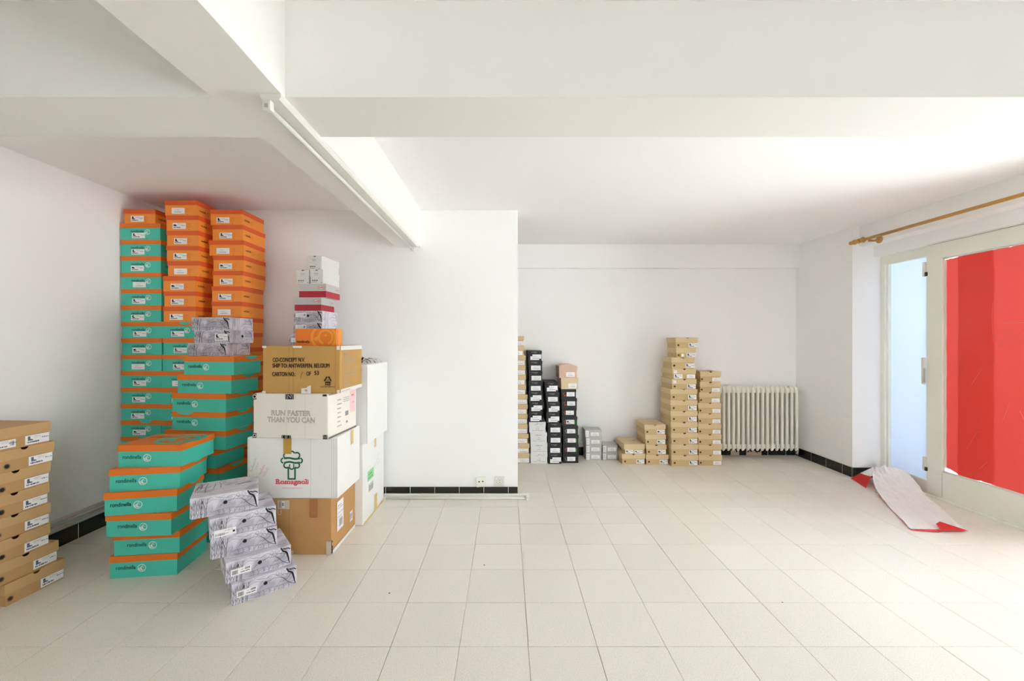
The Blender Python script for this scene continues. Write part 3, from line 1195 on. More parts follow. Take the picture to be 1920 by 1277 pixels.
def sketch_top(w, d):
    f = Flat()
    r = random.Random(8)
    P = lambda u, v: (u * w, v * d)
    S = lambda pts, ww: f.stroke([P(*p) for p in smooth_pts(pts, 5)], ww, 'penink', 0)
    for i in range(9):
        u = r.uniform(.03, .45); v = r.uniform(.5, .85)
        S([(u, v - .25), (u + r.uniform(-.02, .04), v), (u + r.uniform(-.05, .07), v + .14)], .0022)
        S([(u, v - .05), (u + .06, v + .08)], .0015)
    S([(.02, .35), (.25, .42), (.5, .35), (.72, .42)], .0013)
    S([(.02, .2), (.3, .12), (.6, .2), (.95, .12)], .0013)
    for v in (.62, .70, .80):
        S([(.52, v), (.66, v + .03), (.80, v)], .0016)
    f.poly([P(.66, .50), P(.88, .56), P(.88, .59), P(.66, .54)], 'penink', 0)
    f.poly([P(.88, .56), P(.97, .58), P(.97, .60), P(.88, .59)], 'gink', 0)
    f.disc(.64 * w, .50 * d, .0045, 'red', 0, 10)
    return f.mesh('ink_drawing')


def sketch_side(w, h):
    f = Flat()
    P = lambda u, v: (u * w, v * h)
    S = lambda pts, ww: f.stroke([P(*p) for p in smooth_pts(pts, 5)], ww, 'penink', 0)
    for u in (.1, .16, .30, .36):
        S([(u, .0), (u + .02, .5), (u + .04, .97)], .0016)
    S([(.45, .3), (.6, .55), (.8, .5), (.95, .62)], .0018)
    S([(.55, .1), (.7, .3), (.9, .25)], .0014)
    S([(.80, .95), (.90, .7), (.93, .4), (.97, .15)], .0036)
    S([(.62, .9), (.75, .75), (.88, .8)], .0015)
    return f.mesh('ink_drawing')


def ordinal(i, n):
    names = ['topmost'] + [k + ' from top' for k in 'second third fourth fifth sixth seventh eighth ninth tenth eleventh twelfth thirteenth fourteenth fifteenth sixteenth seventeenth eighteenth nineteenth twentieth'.split()]
    if i == 0:
        return 'bottom one'
    return names[n - 1 - i]


# ---- teal boxes with orange lids -------------------------------------------
WORD = 'rondinella'


def teal_end(L, R, d, z, h, label, group, seed=1, stick=True, sx=.26, mark=False):
    """teal box seen on its short end, with price sticker half over the word"""
    b = Box(L, R, d, z, h, .034, 'shoe_box', label, group, 'teal', 'olid')
    w = b.w
    b.add('lettering', text_mesh(WORD, .024, 'tealink', .098, .0004), 'front', w * .25, h * .46)
    b.add('emblem', cached(('emb', .020), lambda: emblem(.020, 'white_ink')), 'front', w * .67, h * .47)
    if stick:
        b.add('sticker', cached(('st', seed % 5), lambda: sticker(.098, .040, ('boot', 'shoe', 'boot', None, 'boot')[seed % 5], seed)), 'front', w * sx, h * .10, .0014)
    f = cached('dot', lambda: (lambda q: (q.disc(0, 0, .0026, 'ink', 0, 10), q.mesh('vent_hole'))[1])(Flat()))
    b.add('vent_hole', f, 'front', w * .67, h * .07)
    b.add('lettering', text_mesh(WORD, .028, 'tealink', .125, .0004), 'right', d * .12, h * .36)
    if mark:
        b.add('lid_mark', cached(('half', .075, .024), lambda: half_disc(.09, .022, 'teal')), 'front', w * .62, h - .0005, on_lid=True)
    return b


def teal_long(L, R, d, z, h, label, group, x0=.16, right_mark=True, front_mark=False, topmark=False):
    b = Box(L, R, d, z, h, .036, 'shoe_box', label, group, 'teal', 'olid')
    w = b.w
    b.add('lettering', text_mesh(WORD, .030, 'tealink', .100, .0005), 'front', w * x0 - w * .08, h * .38)
    b.add('emblem', cached(('emb', .0215), lambda: emblem(.0215, 'white_ink')), 'front', w * x0 - w * .08 + .133, h * .41)
    if right_mark:
        b.add('lid_mark', cached(('half', .10, .028), lambda: half_disc(.11, .022, 'teal')), 'right', d * .62, h - .0005, on_lid=True)
    if front_mark:
        b.add('lid_mark', cached(('half', .11, .022), lambda: half_disc(.12, .020, 'teal')), 'front', w * .25, h - .0005, on_lid=True)
    if topmark:
        b.add('lid_mark', big_mark(w, d, 'teal', 'olid'), 'top', 0, 0, on_lid=True)
        b.add('lettering', text_mesh(WORD, .034, 'kink', .125, .0004), 'top', w * .07, d * .66, on_lid=True)
    return b


# tall stack against the side wall
Y1 = 3.06
z = 0.0
n = 19
xl1 = [226.5, 231, 230, 227, 226.5, 226.5, 226.5, 227, 227, 227.5, 227.5, 227.5, 226.5, 227, 226.5, 226, 225.5, 225]
for i in range(18):
    x = xl1[i]
    b = teal_end((pX(x, Y1), Y1), (pX(x, Y1) + .303, Y1), .39, z, .123,
                 f'teal shoe box with orange lid, {ordinal(i, n)}, tall stack against the side wall', 'tall stack of teal boxes by the side wall', 3 * i + 1, True, .25 + .02 * (i % 3), i in (4, 5))
    z = b.top


def orange_box(L, R, d, z, h, label, group, seed=0):
    b = Box(L, R, d, z, h, .034, 'shoe_box', label, group, 'obody', 'ored')
    w = b.w
    b.add('sticker', cached(('st', 'o', seed % 4), lambda: sticker(.098, .044, ('boot', 'boot', 'shoe', None)[seed % 4], seed)), 'front', w * .20 + .004 * (seed % 3), h * .12, .0012)
    b.add('emblem', cached(('ring', .014), lambda: ring_mark(.0135, 'orange_ink')), 'front', w * .70, h * .36)
    b.add('vent_hole', _mc['dot'], 'front', w * .70, h * .07)
    b.add('lettering', text_mesh(WORD, .022, 'kink', .066, .0004), 'right', d * .10, h * .34)
    b.add('emblem', _mc[('ring', .014)], 'right', d * .10 + .088, h * .36)
    return b


b = orange_box((pX(232, Y1), Y1), (pX(291, Y1), Y1), .30, z, .105, f'all-orange shoe box lying on top of the tall teal stack', None, 1)

# second stack: orange boxes over teal ones
Y2 = 3.04
z = 0.0
n = 20
for i in range(12):
    x = [304, 305, 305, 303, 303, 302, 301, 301, 302, 304, 305, 300][i]
    b = teal_end((pX(x, Y2), Y2), (pX(x, Y2) + .30, Y2), .36, z, .123,
                 f'teal shoe box with orange lid, {ordinal(i, n)}, middle stack with orange boxes above', 'teal boxes under the middle orange stack', 2 * i + 2, True, .27, i == 11)
    z = b.top
for i in range(8):
    x = [305.5, 306, 305, 313, 311.5, 311, 311, 307.5][i]
    b = orange_box((pX(x, Y2), Y2 + .004 * (i % 2)), (pX(x, Y2) + .241, Y2 + .002), .29, z, .113,
                   f'orange shoe box, {ordinal(12 + i, n)}, middle stack with teal boxes below', 'orange boxes of the middle stack', i)
    z = b.top

# third stack: all orange
Y3 = 3.10
z = 0.0
n = 20
xl3 = [395, 395, 396, 395, 396, 395, 396, 395, 396, 395, 394, 395, 393.5, 396.5, 396.5, 398.5, 399, 391.5, 397.5, 393.5]
xr3 = [456, 455, 456, 457, 456, 456, 456, 456, 456, 455, 453, 452, 452.5, 453, 453, 456, 457, 456.5, 456, 454]
for i in range(20):
    b = orange_box((pX(xl3[i], Y3), Y3), (pX(xr3[i], Y3), Y3 + .003 * ((i % 3) - 1)), .28, z, .1165,
                   f'orange shoe box, {ordinal(i, n)}, all-orange stack beside the cartons', 'all-orange stack', i + 2)
    z = b.top

# slanting teal pile in front of them
z = 0.0
MP = [(300, 402), (300, 404), (301, 405), (306, 412), (302, 405), (309, 424), (321.8, 423), (321.8, 424), (332, 434), (343.8, 438.8)]
n = 10
for i, (a, c) in enumerate(MP):
    b = teal_long((pX(a, 2.735), 2.735), (pX(c, 2.69), 2.69), .25, z, .123,
                  f'teal shoe box with orange lid, {ordinal(i, n)}, slanting pile under silvery boxes', 'slanting teal pile', .17, True, i == 6)
    z = b.top
zM = z

# front teal pile on the floor
FP = [((204.4, 1086), (332.7, 1077.6)), ((211.8, 1043.4), (337, 1036.5)), ((197.3, 1007.7), (321.4, 1003.8)),
      ((194, 968.4), (332.4, 958.6)), ((203.8, 922.9), (337.7, 915.4)), ((220.2, 876.7), (340.7, 874.6))]
z = 0.0
n = 6
for i, (a, c) in enumerate(FP):
    L, R = foot(a[0], a[1], z, c[0], c[1], z)
    b = teal_long(L, R, .285, z, .124, f'teal shoe box with orange lid, {ordinal(i, n)}, teal pile standing nearest the camera', 'teal pile nearest the camera',
                  (.17, .28, .26, .16, .17, .15)[i], i > 1 and i < 5, False, i == 5)
    z = b.top


# ---- boxes with ink drawings of winter trees --------------------------------
def sketch_box(L, R, d, z, h, label, group, hole=True, stick=None, side_stick=False, top=False, hole_side=None):
    b = Box(L, R, d, z, h, h - .004, 'shoe_box', label, group, 'sketch', 'sketch')
    w = b.w
    b.add('ink_drawing', cached(('skf', w, h), lambda: sketch_front(w, h)), 'front', 0, 0, on_lid=True)
    b.add('ink_drawing', cached(('sks', d, h), lambda: sketch_side(d, h)), 'right', 0, 0, on_lid=True)
    b.add('ink_drawing', cached(('sks', d, h), lambda: sketch_side(d, h)), 'left', 0, 0, on_lid=True)
    if top:
        b.add('ink_drawing', cached(('skt', w, d), lambda: sketch_top(w, d)), 'top', 0, 0, on_lid=True)
    hm = cached('hole', lambda: (lambda q: (q.disc(0, 0, .0095, 'ink', 0, 18), q.mesh('finger_hole_shade'))[1])(Flat()))  # flat black disc paints the dark inside of the hole
    if hole:
        b.add('finger_hole_shade', hm, 'front', w * .50, h * .58, .0012, on_lid=True)
    if hole_side:
        b.add('finger_hole_shade', hm, 'right', d * .5, h * .55, .0012, on_lid=True)
    if stick == 'bar':
        def mk():
            f = Flat(); f.rect(0, 0, .088, .033, 'paper'); barcode(f, .006, .006, .024, .020, 'ink', 1, 4)
            dashes(f, .045, .021, 3, .005, .003, 'gink', 1, 2); dashes(f, .042, .008, 7, .0042, .005, 'ink', 1, 3)
            f.rect(.062, .019, .083, .028, 'ink', 1); dashes(f, .064, .0215, 4, .003, .004, 'paper', 2, 5)
            return f.mesh('sticker')
        b.add('sticker', cached('stbar', mk), 'front', w * .07, h * .30, .0012, on_lid=True)
    elif stick == 'plain':
        def mk():
            f = Flat(); f.rect(0, 0, .095, .036, 'paper'); dashes(f, .006, .006, 6, .005, .012, 'gink', 1, 8); dashes(f, .045, .026, 7, .004, .003, 'gink', 1, 9)
            f.rect(.080, .012, .090, .022, 'ink', 1); dashes(f, .045, .012, 3, .004, .003, 'gink', 1, 10)
            return f.mesh('sticker')
        b.add('sticker', cached('stplain', mk), 'front', w * .06, h * .06, .0012, on_lid=True)
    elif stick == 'boot':
        b.add('sticker', cached(('st', 'sk'), lambda: sticker(.098, .046, 'boot', 17)), 'front', w * .58, h * .20, .0012, on_lid=True)
    elif stick == 'small':
        b.add('sticker', cached(('st', 'sm'), lambda: sticker(.085, .034, None, 23, bar=True)), 'front', w * .06, h * .45, .0012, on_lid=True)
    if side_stick:
        def mk():
            f = Flat(); f.rect(0, 0, .12, .045, 'paper'); barcode(f, .07, .01, .035, .02, 'ink', 1, 3); dashes(f, .01, .02, 5, .006, .004, 'gink', 1, 6)
            return f.mesh('sticker')
        b.add('sticker', cached('stside', mk), 'left', d * .30, h * .18, .0012, on_lid=True)
    return b


GP = 'pile of boxes with drawn winter trees'
TP = [((434.5, 1137), (559.5, 1094), 'bar', True), ((423.5, 1096.7), (547, 1057), 'bar', True), ((394.5, 1050.8), (513.4, 1023.8), None, False),
      ((392.9, 1014), (514.4, 984.7), 'plain', False), ((355.9, 975.6), (475.3, 954), None, False)]
z = 0.0
for i, (a, c, st, ss) in enumerate(TP):
    L, R = foot(a[0], a[1], z, c[0], c[1], z)
    L, R = Vector(L), Vector(R)
    R = L + (R - L).normalized() * .296
    b = sketch_box(L, R, .26, z, .106, f'white shoe box with inked winter trees, {ordinal(i, 5)}, pile on the floor', GP, True, st, ss, True)
    z = b.top + .0008

z = zM
for i, (a, c, st) in enumerate([((352.5), (425.5), None), (364, 432, 'boot'), (359.3, 431, None)]):
    b = sketch_box((pX(a, 2.80), 2.80), (pX(c, 2.765), 2.765), .21, z, .087, f'silvery box with inked trees, {ordinal(i, 3)} of three on the slanting teal pile', 'three drawn boxes on the teal pile', False, st, False, True, i == 1)
    z = b.top + .0008


# ---- cartons ----------------------------------------------------------------
def carton_mesh(w, d, h, seed):
    """corrugated carton: slightly bulged panels, soft edges, lid slit along the top"""
    rnd = random.Random(seed)
    bm = bmesh.new()
    bm_box(bm, 0, 0, 0, w, d, h)
    bmesh.ops.bevel(bm, geom=bm.edges[:], offset=.005, segments=2, profile=.5, affect='EDGES')
    bmesh.ops.subdivide_edges(bm, edges=[e for e in bm.edges if e.calc_length() > .1], cuts=5, use_grid_fill=True)
    for v in bm.verts:
        c = v.co
        fx, fz = c.x / w, c.z / h
        if c.y < .004:
            c.y -= .004 * math.sin(PI * fx) * math.sin(PI * fz) * rnd.uniform(.7, 1.0)
        if c.x > w - .004:
            c.x += .003 * math.sin(PI * c.y / d) * math.sin(PI * fz)
    return bm_mesh(bm, 'carton_body')


class Carton:
    def __init__(self, name, label, L, R, d, z, h, m, seed=1):
        L, R = Vector(L), Vector(R)
        v = R - L
        self.w, self.d, self.h, self.top = v.length, d, h, z + h
        self.root = tag(empty(name, (L.x, L.y, z), math.atan2(v.y, v.x)), label, 'carton')
        self.body = link('carton_body', carton_mesh(self.w, d, h, seed), m, self.root)
        bm = bmesh.new()
        t = .0022
        bm_box(bm, .004, .004, h - .0012, self.w - .004, d / 2 - .002, h + t - .0012)
        link('top_flap', bm_mesh(bm, 'top_flap'), m, self.root)
        bm = bmesh.new()
        bm_box(bm, .004, d / 2 + .002, h - .0012, self.w - .004, d - .004, h + t - .0012)
        link('top_flap', bm_mesh(bm, 'top_flap'), m, self.root)
        self.top += .001

    def put(self, name, me, face, x, z, eps=.0052, label=None):
        if face == 'front':
            loc, rot = (x, -eps, z), FRONT
        elif face == 'right':
            loc, rot = (self.w + eps - .001, x, z), RIGHT
        else:
            loc, rot = (x, z, self.h + .0018), TOP
        o = link(name, me, None, self.root, loc, rot)
        if label:
            o['label'] = label
        return o

    def strip(self, name, face, x0, z0, x1, z1, k, eps=.005, label=None):
        """a strip of tape, bent round nothing: thin slab on the panel"""
        f = Flat(); f.rect(0, 0, x1 - x0, z1 - z0, k)
        return self.put(name, f.mesh(name), face, x0, z0, eps, label)


YC = 2.55
# bottom brown carton
c1 = Carton('carton', 'plain brown carton on the floor under the white cartons', (-1.60, YC), (pX(621.8, YC), YC - .003), .395, 0, .347, 'carton', 1)
w = c1.w
c1.strip('tape', 'front', w - .135, .347 - .115, w - .085, .347, 'tape2', label='brown tape hanging from the lid')
f = Flat(); f.rect(0, 0, .075, .055, 'tape3'); f.rect(.012, .01, .02, .05, 'gink', 1); f.rect(.03, .006, .045, .05, 'wtape', 1); dashes(f, .03, .02, 3, .004, .02, 'blueink', 2, 4)
c1.put('label_pouch', f.mesh('label_pouch'), 'front', w - .335, .347 - .062)
f = Flat(); f.stroke(smooth_pts([(-.008, .0), (-.006, -.025), (.006, -.032), (.014, -.02), (.012, .0)], 5), .002, 'wtape')
c1.put('tape_curl', f.mesh('tape_curl'), 'front', w - .325, .347 - .066)
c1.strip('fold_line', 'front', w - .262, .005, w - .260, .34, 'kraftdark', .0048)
c1.strip('tape', 'front', w - .27, .0, w - .235, .028, 'tape3')
c1.strip('tape', 'front', w - .03, .0, w - .0, .085, 'tape3')
f = Flat(); f.poly([(0, 0), (.012, 0), (.013, .07), (.004, .085), (0, .08)], 'ink'); dashes(f, .003, .05, 1, .005, .02, 'wtape', 1, 2)
c1.put('tape', f.mesh('tape'), 'right', 0, .004, .004)
f = Flat(); f.rect(0, 0, .10, .19, 'paper'); dashes(f, .015, .14, 7, .008, .006, 'gink', 1, 3); dashes(f, .015, .11, 6, .008, .005, 'gink', 1, 5); dashes(f, .015, .155, 4, .01, .008, 'gink', 1, 6); barcode(f, .03, .02, .055, .05, 'gink', 1, 9); dashes(f, .015, .085, 8, .006, .005, 'gink', 1, 7)
c1.put('sticker', f.mesh('sticker'), 'right', .075, .105)
f = Flat(); f.rect(0, 0, .05, .07, 'paper'); barcode(f, .006, .01, .038, .045, 'gink', 1, 12)
c1.put('sticker', f.mesh('sticker'), 'right', .285, .075)
c1.strip('tape', 'right', .01, .0, .385, .022, 'wtape')

# printed white carton with the green tree mark
c2 = Carton('carton', 'white carton with a green tree mark and red lettering', (pX(462.5, YC), YC + .004), (pX(633.5, YC), YC), .375, c1.top, .380, 'wcarton', 2)
w = c2.w


def tree_mark(s):
    """outlined tree: cloud of lobes crossed by two wavy bands, on a hollow trunk"""
    f = Flat()
    t = .105 * s
    cz = .66 * s
    arcs = [(-.26, .88, .13, 60, 250), (-.02, .96, .13, 15, 165), (.22, .90, .13, -60, 130), (.36, .66, .11, -85, 85), (-.40, .66, .11, 95, 265),
            (.22, .44, .12, -140, 60), (-.26, .44, .12, 120, 320)]
    for x, z, r, a0, a1 in arcs:
        f.arc(x * s, z * s, r * s, a0, a1, t * .62, 'greenink', .12 * arcs.index((x, z, r, a0, a1)), 12)
    f.stroke(smooth_pts([(-.37 * s, .765 * s), (-.12 * s, .78 * s), (.12 * s, .735 * s), (.36 * s, .76 * s)], 6), t * .78, 'greenink', 1)
    f.stroke(smooth_pts([(-.37 * s, .555 * s), (-.12 * s, .60 * s), (.12 * s, .555 * s), (.36 * s, .565 * s)], 6), t * .78, 'greenink', 1)
    f.arc(-.02 * s, .36 * s, .10 * s, 180, 360, t * .62, 'greenink', 1, 10)
    for sg in (-1, 1):
        f.stroke([(-.02 * s + sg * .10 * s, .37 * s), (-.02 * s + sg * .09 * s, .50 * s)], t * .5, 'greenink', 1.5)
        f.stroke([(-.02 * s + sg * .155 * s, .34 * s), (-.02 * s + sg * .155 * s, -.20 * s)], t * .7, 'greenink', 2)
    f.stroke([(-.21 * s, -.185 * s), (.17 * s, -.185 * s)], t * .7, 'greenink', 3)
    return f.mesh('tree_mark')


def slab_word(txt, height, width, k):
    """bold lettering with slab serifs"""
    me = text_mesh(txt, height * 1.4, k, width, height * .035)
    return me


u0 = 462.5
pxm = YC / FPX
c2.put('tree_mark', tree_mark(.135), 'front', (548.3 - u0) * pxm, (934.8 - 890) * pxm)
f = slab_word('Romagnoli', .030, (578.5 - 517) * pxm, 'redink')
c2.put('lettering', f, 'front', (517 - u0) * pxm, (934.8 - 907) * pxm)
# slab serifs under and over the straight stems
f = Flat()
for xa, xb, za in ((0, .030, 0), (.053, .072, 0), (.074, .092, 0), (.118, .128, 0), (.134, .145, 0), (.146, .158, 0), (.183, .196, 0), (.197, .204, 0)):
    f.rect(xa, za, xb, za + .0045, 'redink')
for xa, xb in ((0, .02), (.182, .19)):
    f.rect(xa, .0255, xb, .030, 'redink')
c2.put('lettering', f.mesh('lettering'), 'front', (517 - u0) * pxm, (934.8 - 907) * pxm, .0056)
c2.put('lettering', text_mesh('www.romagnoli.com', .011, 'pinkink', (567 - 529) * pxm), 'front', (529 - u0) * pxm, (934.8 - 915.5) * pxm)
f = Flat(); f.rect(0, 0, .050, .100, 'tape')
c2.put('tape', f.mesh('tape'), 'front', (532 - u0) * pxm, .380 - .100, .0062, 'amber tape hanging from the lid')
c2.strip('fold_line', 'front', (583 - u0) * pxm, .006, (583.6 - u0) * pxm, .374, 'foldline', .0052)
c2.strip('fold_line', 'front', (466 - u0) * pxm, .006, (466.8 - u0) * pxm, .374, 'foldline', .003)
for xx in (622, 626, 631):
    c2.strip('fold_line', 'front', (xx - u0) * pxm, .006, (xx + .6 - u0) * pxm, .374, 'foldline', .0046)
def cursive(f, x0, z0, ang, n, size, k, seed):
    """a line of joined-up handwriting (illegible) along a slanted base line"""
    r = random.Random(seed)
    ca, sa = math.cos(math.radians(ang)), math.sin(math.radians(ang))
    loc = [(0, 0)]
    u = 0.0
    for _ in range(n):
        t = size * r.choice((.7, .8, 1.6, .75))
        loc += [(u + .30 * size, t), (u + .10 * size, t * .55), (u + .45 * size, -.05 * size), (u + .75 * size, .35 * size)]
        u += .8 * size
    f.stroke(smooth_pts([(x0 + a * ca - b * sa, z0 + a * sa + b * ca) for a, b in loc], 4), .0011, k)


f = Flat()
for k, (x0, z0, ang, n, col) in enumerate(((473, 884, 72, 9, 'gink'), (481, 880, 72, 5, 'pinkink'), (489, 889, 64, 7, 'redink'), (496, 893, 60, 6, 'pinkink'))):
    cursive(f, (x0 - u0) * pxm, (934.8 - z0) * pxm, ang, n, .012, col, 30 + k)
c2.put('handwriting', f.mesh('handwriting'), 'front', 0, 0)
f = Flat(); f.rect(0, 0, .045, .095, 'cream')
c2.put('tape', f.mesh('tape'), 'right', .20, .380 - .095, .0045, 'pale ochre tape hanging from the lid')

# white sports carton with outlined slogan and black tape
c3 = Carton('carton', 'off-white carton with outlined slogan and black tape ends', (pX(475, YC), YC), (pX(621, YC), YC - .004), .385, c2.top, .275, 'wcarton2', 3)
c3.root.rotation_euler.z -= math.radians(4.5)
w = c3.w
u0 = 476


def outlined(txt, size, width):
    """hollow capitals: grey outline only"""
    cu = bpy.data.curves.new('lettering', 'FONT')
    cu.body = txt; cu.size = size; cu.fill_mode = 'NONE'; cu.bevel_depth = .0010; cu.bevel_resolution = 0; cu.resolution_u = 3
    o = bpy.data.objects.new('lettering', cu); COL.objects.link(o)
    bpy.context.view_layer.update()
    me = bpy.data.meshes.new_from_object(o.evaluated_get(bpy.context.evaluated_depsgraph_get()))
    bpy.data.objects.remove(o)
    bpy.data.curves.remove(cu)
    xs = [v.co.x for v in me.vertices]
    s = width / (max(xs) - min(xs)); x0 = min(xs)
    for v in me.vertices:
        x, y, zz = v.co
        v.co = ((x - x0) * s, -zz * .3, y)
    me.materials.clear(); me.materials.append(M['outline'])
    return me


c3.put('lettering', outlined('RUN FASTER', .046, (589.5 - 513) * pxm), 'front', (513 - u0) * pxm, (822 - 779.5) * pxm)
c3.put('lettering', outlined('THAN YOU CAN', .046, (597.5 - 505) * pxm), 'front', (505 - u0) * pxm, (822 - 792) * pxm)


def black_tape(w, h, txt, flip=False):
    f = Flat(); f.rect(0, 0, w, h, 'ink')
    f.rect(w * .08, 0, w * .12, h, 'wtape', 1); f.rect(w * .88, 0, w * .92, h, 'wtape', 1)
    if txt == 'O':
        f.arc(w / 2, h * .5, h * .30, 0, 360, h * .12, 'wtape', 1, 16)
    elif txt == 'N':
        f.stroke([(w * .30, h * .15), (w * .30, h * .85), (w * .68, h * .25), (w * .68, h * .9)], w * .07, 'wtape', 1)
    elif txt == 'W':
        f.stroke([(w * .28, h * .8), (w * .40, h * .2), (w * .5, h * .7), (w * .62, h * .2), (w * .74, h * .8)], w * .06, 'wtape', 1)
    return f.mesh('black_tape')


for x0, x1, z0, z1, t in ((475.5, 483, .275 - .036, .275, 'O'), (540, 557, .275 - .033, .275, 'N'), (612, 621, .275 - .012, .275, ''),
                          (475.5, 483, 0, .030, 'O'), (533, 551, 0, .020, 'O'), (613, 622, 0, .026, 'W')):
    c3.put('black_tape', black_tape((x1 - x0) * pxm, z1 - z0, t), 'front', max(0, (x0 - u0) * pxm), z0, .0056, 'black printed tape end')
c3.strip('fold_line', 'front', (542 - u0) * pxm, .005, (542.5 - u0) * pxm, .27, 'foldline', .0050)
c3.strip('fold_line', 'front', (578.5 - u0) * pxm, .005, (579 - u0) * pxm, .27, 'foldline', .0050)
for z0 in (.0, .267):
    for dz in (.0, .006):
        f = Flat(); f.rect(0, 0, .375, .0028, 'ink')
        c3.put('strap_line', f.mesh('strap_line'), 'right', .004, z0 + dz, .0042)
f = Flat()
f.rect(0, 0, .075, .15, 'palepink'); dashes(f, .02, .11, 3, .008, .012, 'redink', 1, 2); dashes(f, .03, .06, 3, .006, .012, 'pinkink', 1, 5)
c3.put('sticker', f.mesh('sticker'), 'right', .285, .115, .0042, 'pale pink sticker')
f = Flat()
for k in range(7):
    dashes(f, .005, .20 - k * .028, 7, .0055, .007, 'gink', 0, 40 + k)
for k in range(3):
    dashes(f, .085, .205 - k * .012, 10, .006, .005, 'gink', 0, 60 + k)
f.rect(.11, .085, .155, .115, 'gink'); f.rect(.12, .035, .145, .05, 'gink')
c3.put('printed_text', f.mesh('printed_text'), 'right', .105, .02, .0042)

def heavier(me, e, k):
    """bolder letters: the same outlines laid over one another, a little shifted"""
    vs, fs = [], []
    for i, (dx, dz) in enumerate(((-e, 0), (e, 0), (0, -e * .6), (0, e * .6))):
        o = len(vs)
        vs += [(v.co.x + dx, -.00015 * i, v.co.z + dz) for v in me.vertices]
        fs += [[o + j for j in p.vertices] for p in me.polygons]
    m2 = bpy.data.meshes.new('lettering')
    m2.from_pydata(vs, [], fs)
    m2.materials.append(M[k])
    return m2


# ochre shipping carton
c4 = Carton('carton', 'ochre shipping carton with black shipping text, topmost of the carton pile', (pX(492.5, YC), YC), (pX(638, YC), YC - .004), .375, c3.top, .296, 'carton2', 4)
w = c4.w
u0, vb = 492.3, 736
for txt, xa, xb, yb in (('CO-CONCEPT N.V.', 511.8, 572.3, 676.8), ('SHIP TO: ANTWERPEN, BELGIUM', 511.5, 618.3, 687.6), ('CARTON NO.:', 511, 555, 703.6), ('OF', 575, 583.5, 702.7), ('53', 590, 598.3, 701.3)):
    me = heavier(text_mesh(txt, .037, 'kink', (xb - xa) * pxm, 0), .0009, 'kink')
    x = (xa - u0) * pxm
    c4.put('lettering', me, 'front', x, (vb - yb) * pxm)
f = Flat(); f.stroke(smooth_pts([(.004, .012), (.012, .028), (.016, .022), (.006, .008), (.002, -.006), (.005, -.014)], 6), .0018, 'kink')
c4.put('handwriting', f.mesh('handwriting'), 'front', (564 - u0) * pxm, (vb - 704) * pxm)


def recycle(s):
    f = Flat()
    P = [(0, .88), (-.5, 0.02), (.5, 0.02)]
    t = .15 * s
    for i in range(3):
        a, b = P[i], P[(i + 1) % 3]
        mx, mz = a[0] + (b[0] - a[0]) * .66, a[1] + (b[1] - a[1]) * .66
        sx, sz = a[0] + (b[0] - a[0]) * .18, a[1] + (b[1] - a[1]) * .18
        f.stroke([(sx * s, sz * s), (mx * s, mz * s)], t, 'kink')
        dx, dz = b[0] - a[0], b[1] - a[1]
        L = math.hypot(dx, dz); dx /= L; dz /= L
        f.poly([((mx - dz * .15) * s, (mz + dx * .15) * s), ((mx + dz * .15) * s, (mz - dx * .15) * s), ((mx + dx * .22) * s, (mz + dz * .22) * s)], 'kink')
    return f.mesh('recycling_mark')


c4.put('recycling_mark', recycle(.052), 'front', (615.5 - u0) * pxm, (vb - 715.5) * pxm)
c4.put('lettering', text_mesh('20', .016, 'kink', .014), 'front', (613.3 - u0) * pxm, (vb - 713) * pxm)
c4.put('lettering', text_mesh('PAP', .016, 'kink', .034, .0008), 'front', (610.5 - u0) * pxm, (vb - 721) * pxm)
c4.put('lettering', text_mesh('CARTONE CARDBOARD', .008, 'kink', .094, .0002), 'front', (601.5 - u0) * pxm, (vb - 724.3) * pxm)
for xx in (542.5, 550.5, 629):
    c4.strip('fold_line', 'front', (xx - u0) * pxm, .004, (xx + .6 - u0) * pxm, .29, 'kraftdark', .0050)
for x0, z0, x1, z1 in ((0, .284, .026, .296), (.192, .284, .248, .296), (.466, .272, .486, .296), (.0, 0, .022, .016), (.468, 0, .486, .022)):
    f = Flat(); f.rect(0, 0, x1 - x0, z1 - z0, 'wtape')
    c4.put('tape', f.mesh('tape'), 'front', x0, z0, .0054, 'white tape end')
f = Flat(); f.poly([(0, 0), (.06, 0), (.06, .052), (.04, .045), (.034, .036), (0, .032)], 'wtape'); f.rect(.022, .016, .038, .020, 'red', 1); f.rect(.022, .024, .036, .026, 'red', 1)
c4.put('tape', f.mesh('tape'), 'front', .245, 0, .0058, 'white tape end with red print')
f = Flat(); f.rect(0, 0, .365, .024, 'wtape'); dashes(f, .02, .008, 8, .012, .004, 'redink', 1, 3)
c4.put('tape', f.mesh('tape'), 'right', .004, .0, .0042, 'white tape along the lower edge')
f = Flat(); f.rect(0, 0, .365, .026, 'wtape')
c4.put('tape', f.mesh('tape'), 'right', .004, .296 - .026, .0042, 'white tape along the upper edge')
f = Flat()
for k, zz in enumerate((.245, .222, .200, .184, .166, .120, .096, .072, .056, .036)):
    dashes(f, .05, zz, (9, 10, 17, 15, 7, 19, 17, 6, 6, 11)[k], .0085, .010, 'pale_ink', 0, 70 + k)
for zz in (.215, .148, .132, .108):
    f.rect(.05, zz, .33, zz + .0018, 'pale_ink', 0)
c4.put('printed_text', f.mesh('printed_text'), 'right', 0, 0, .0042)

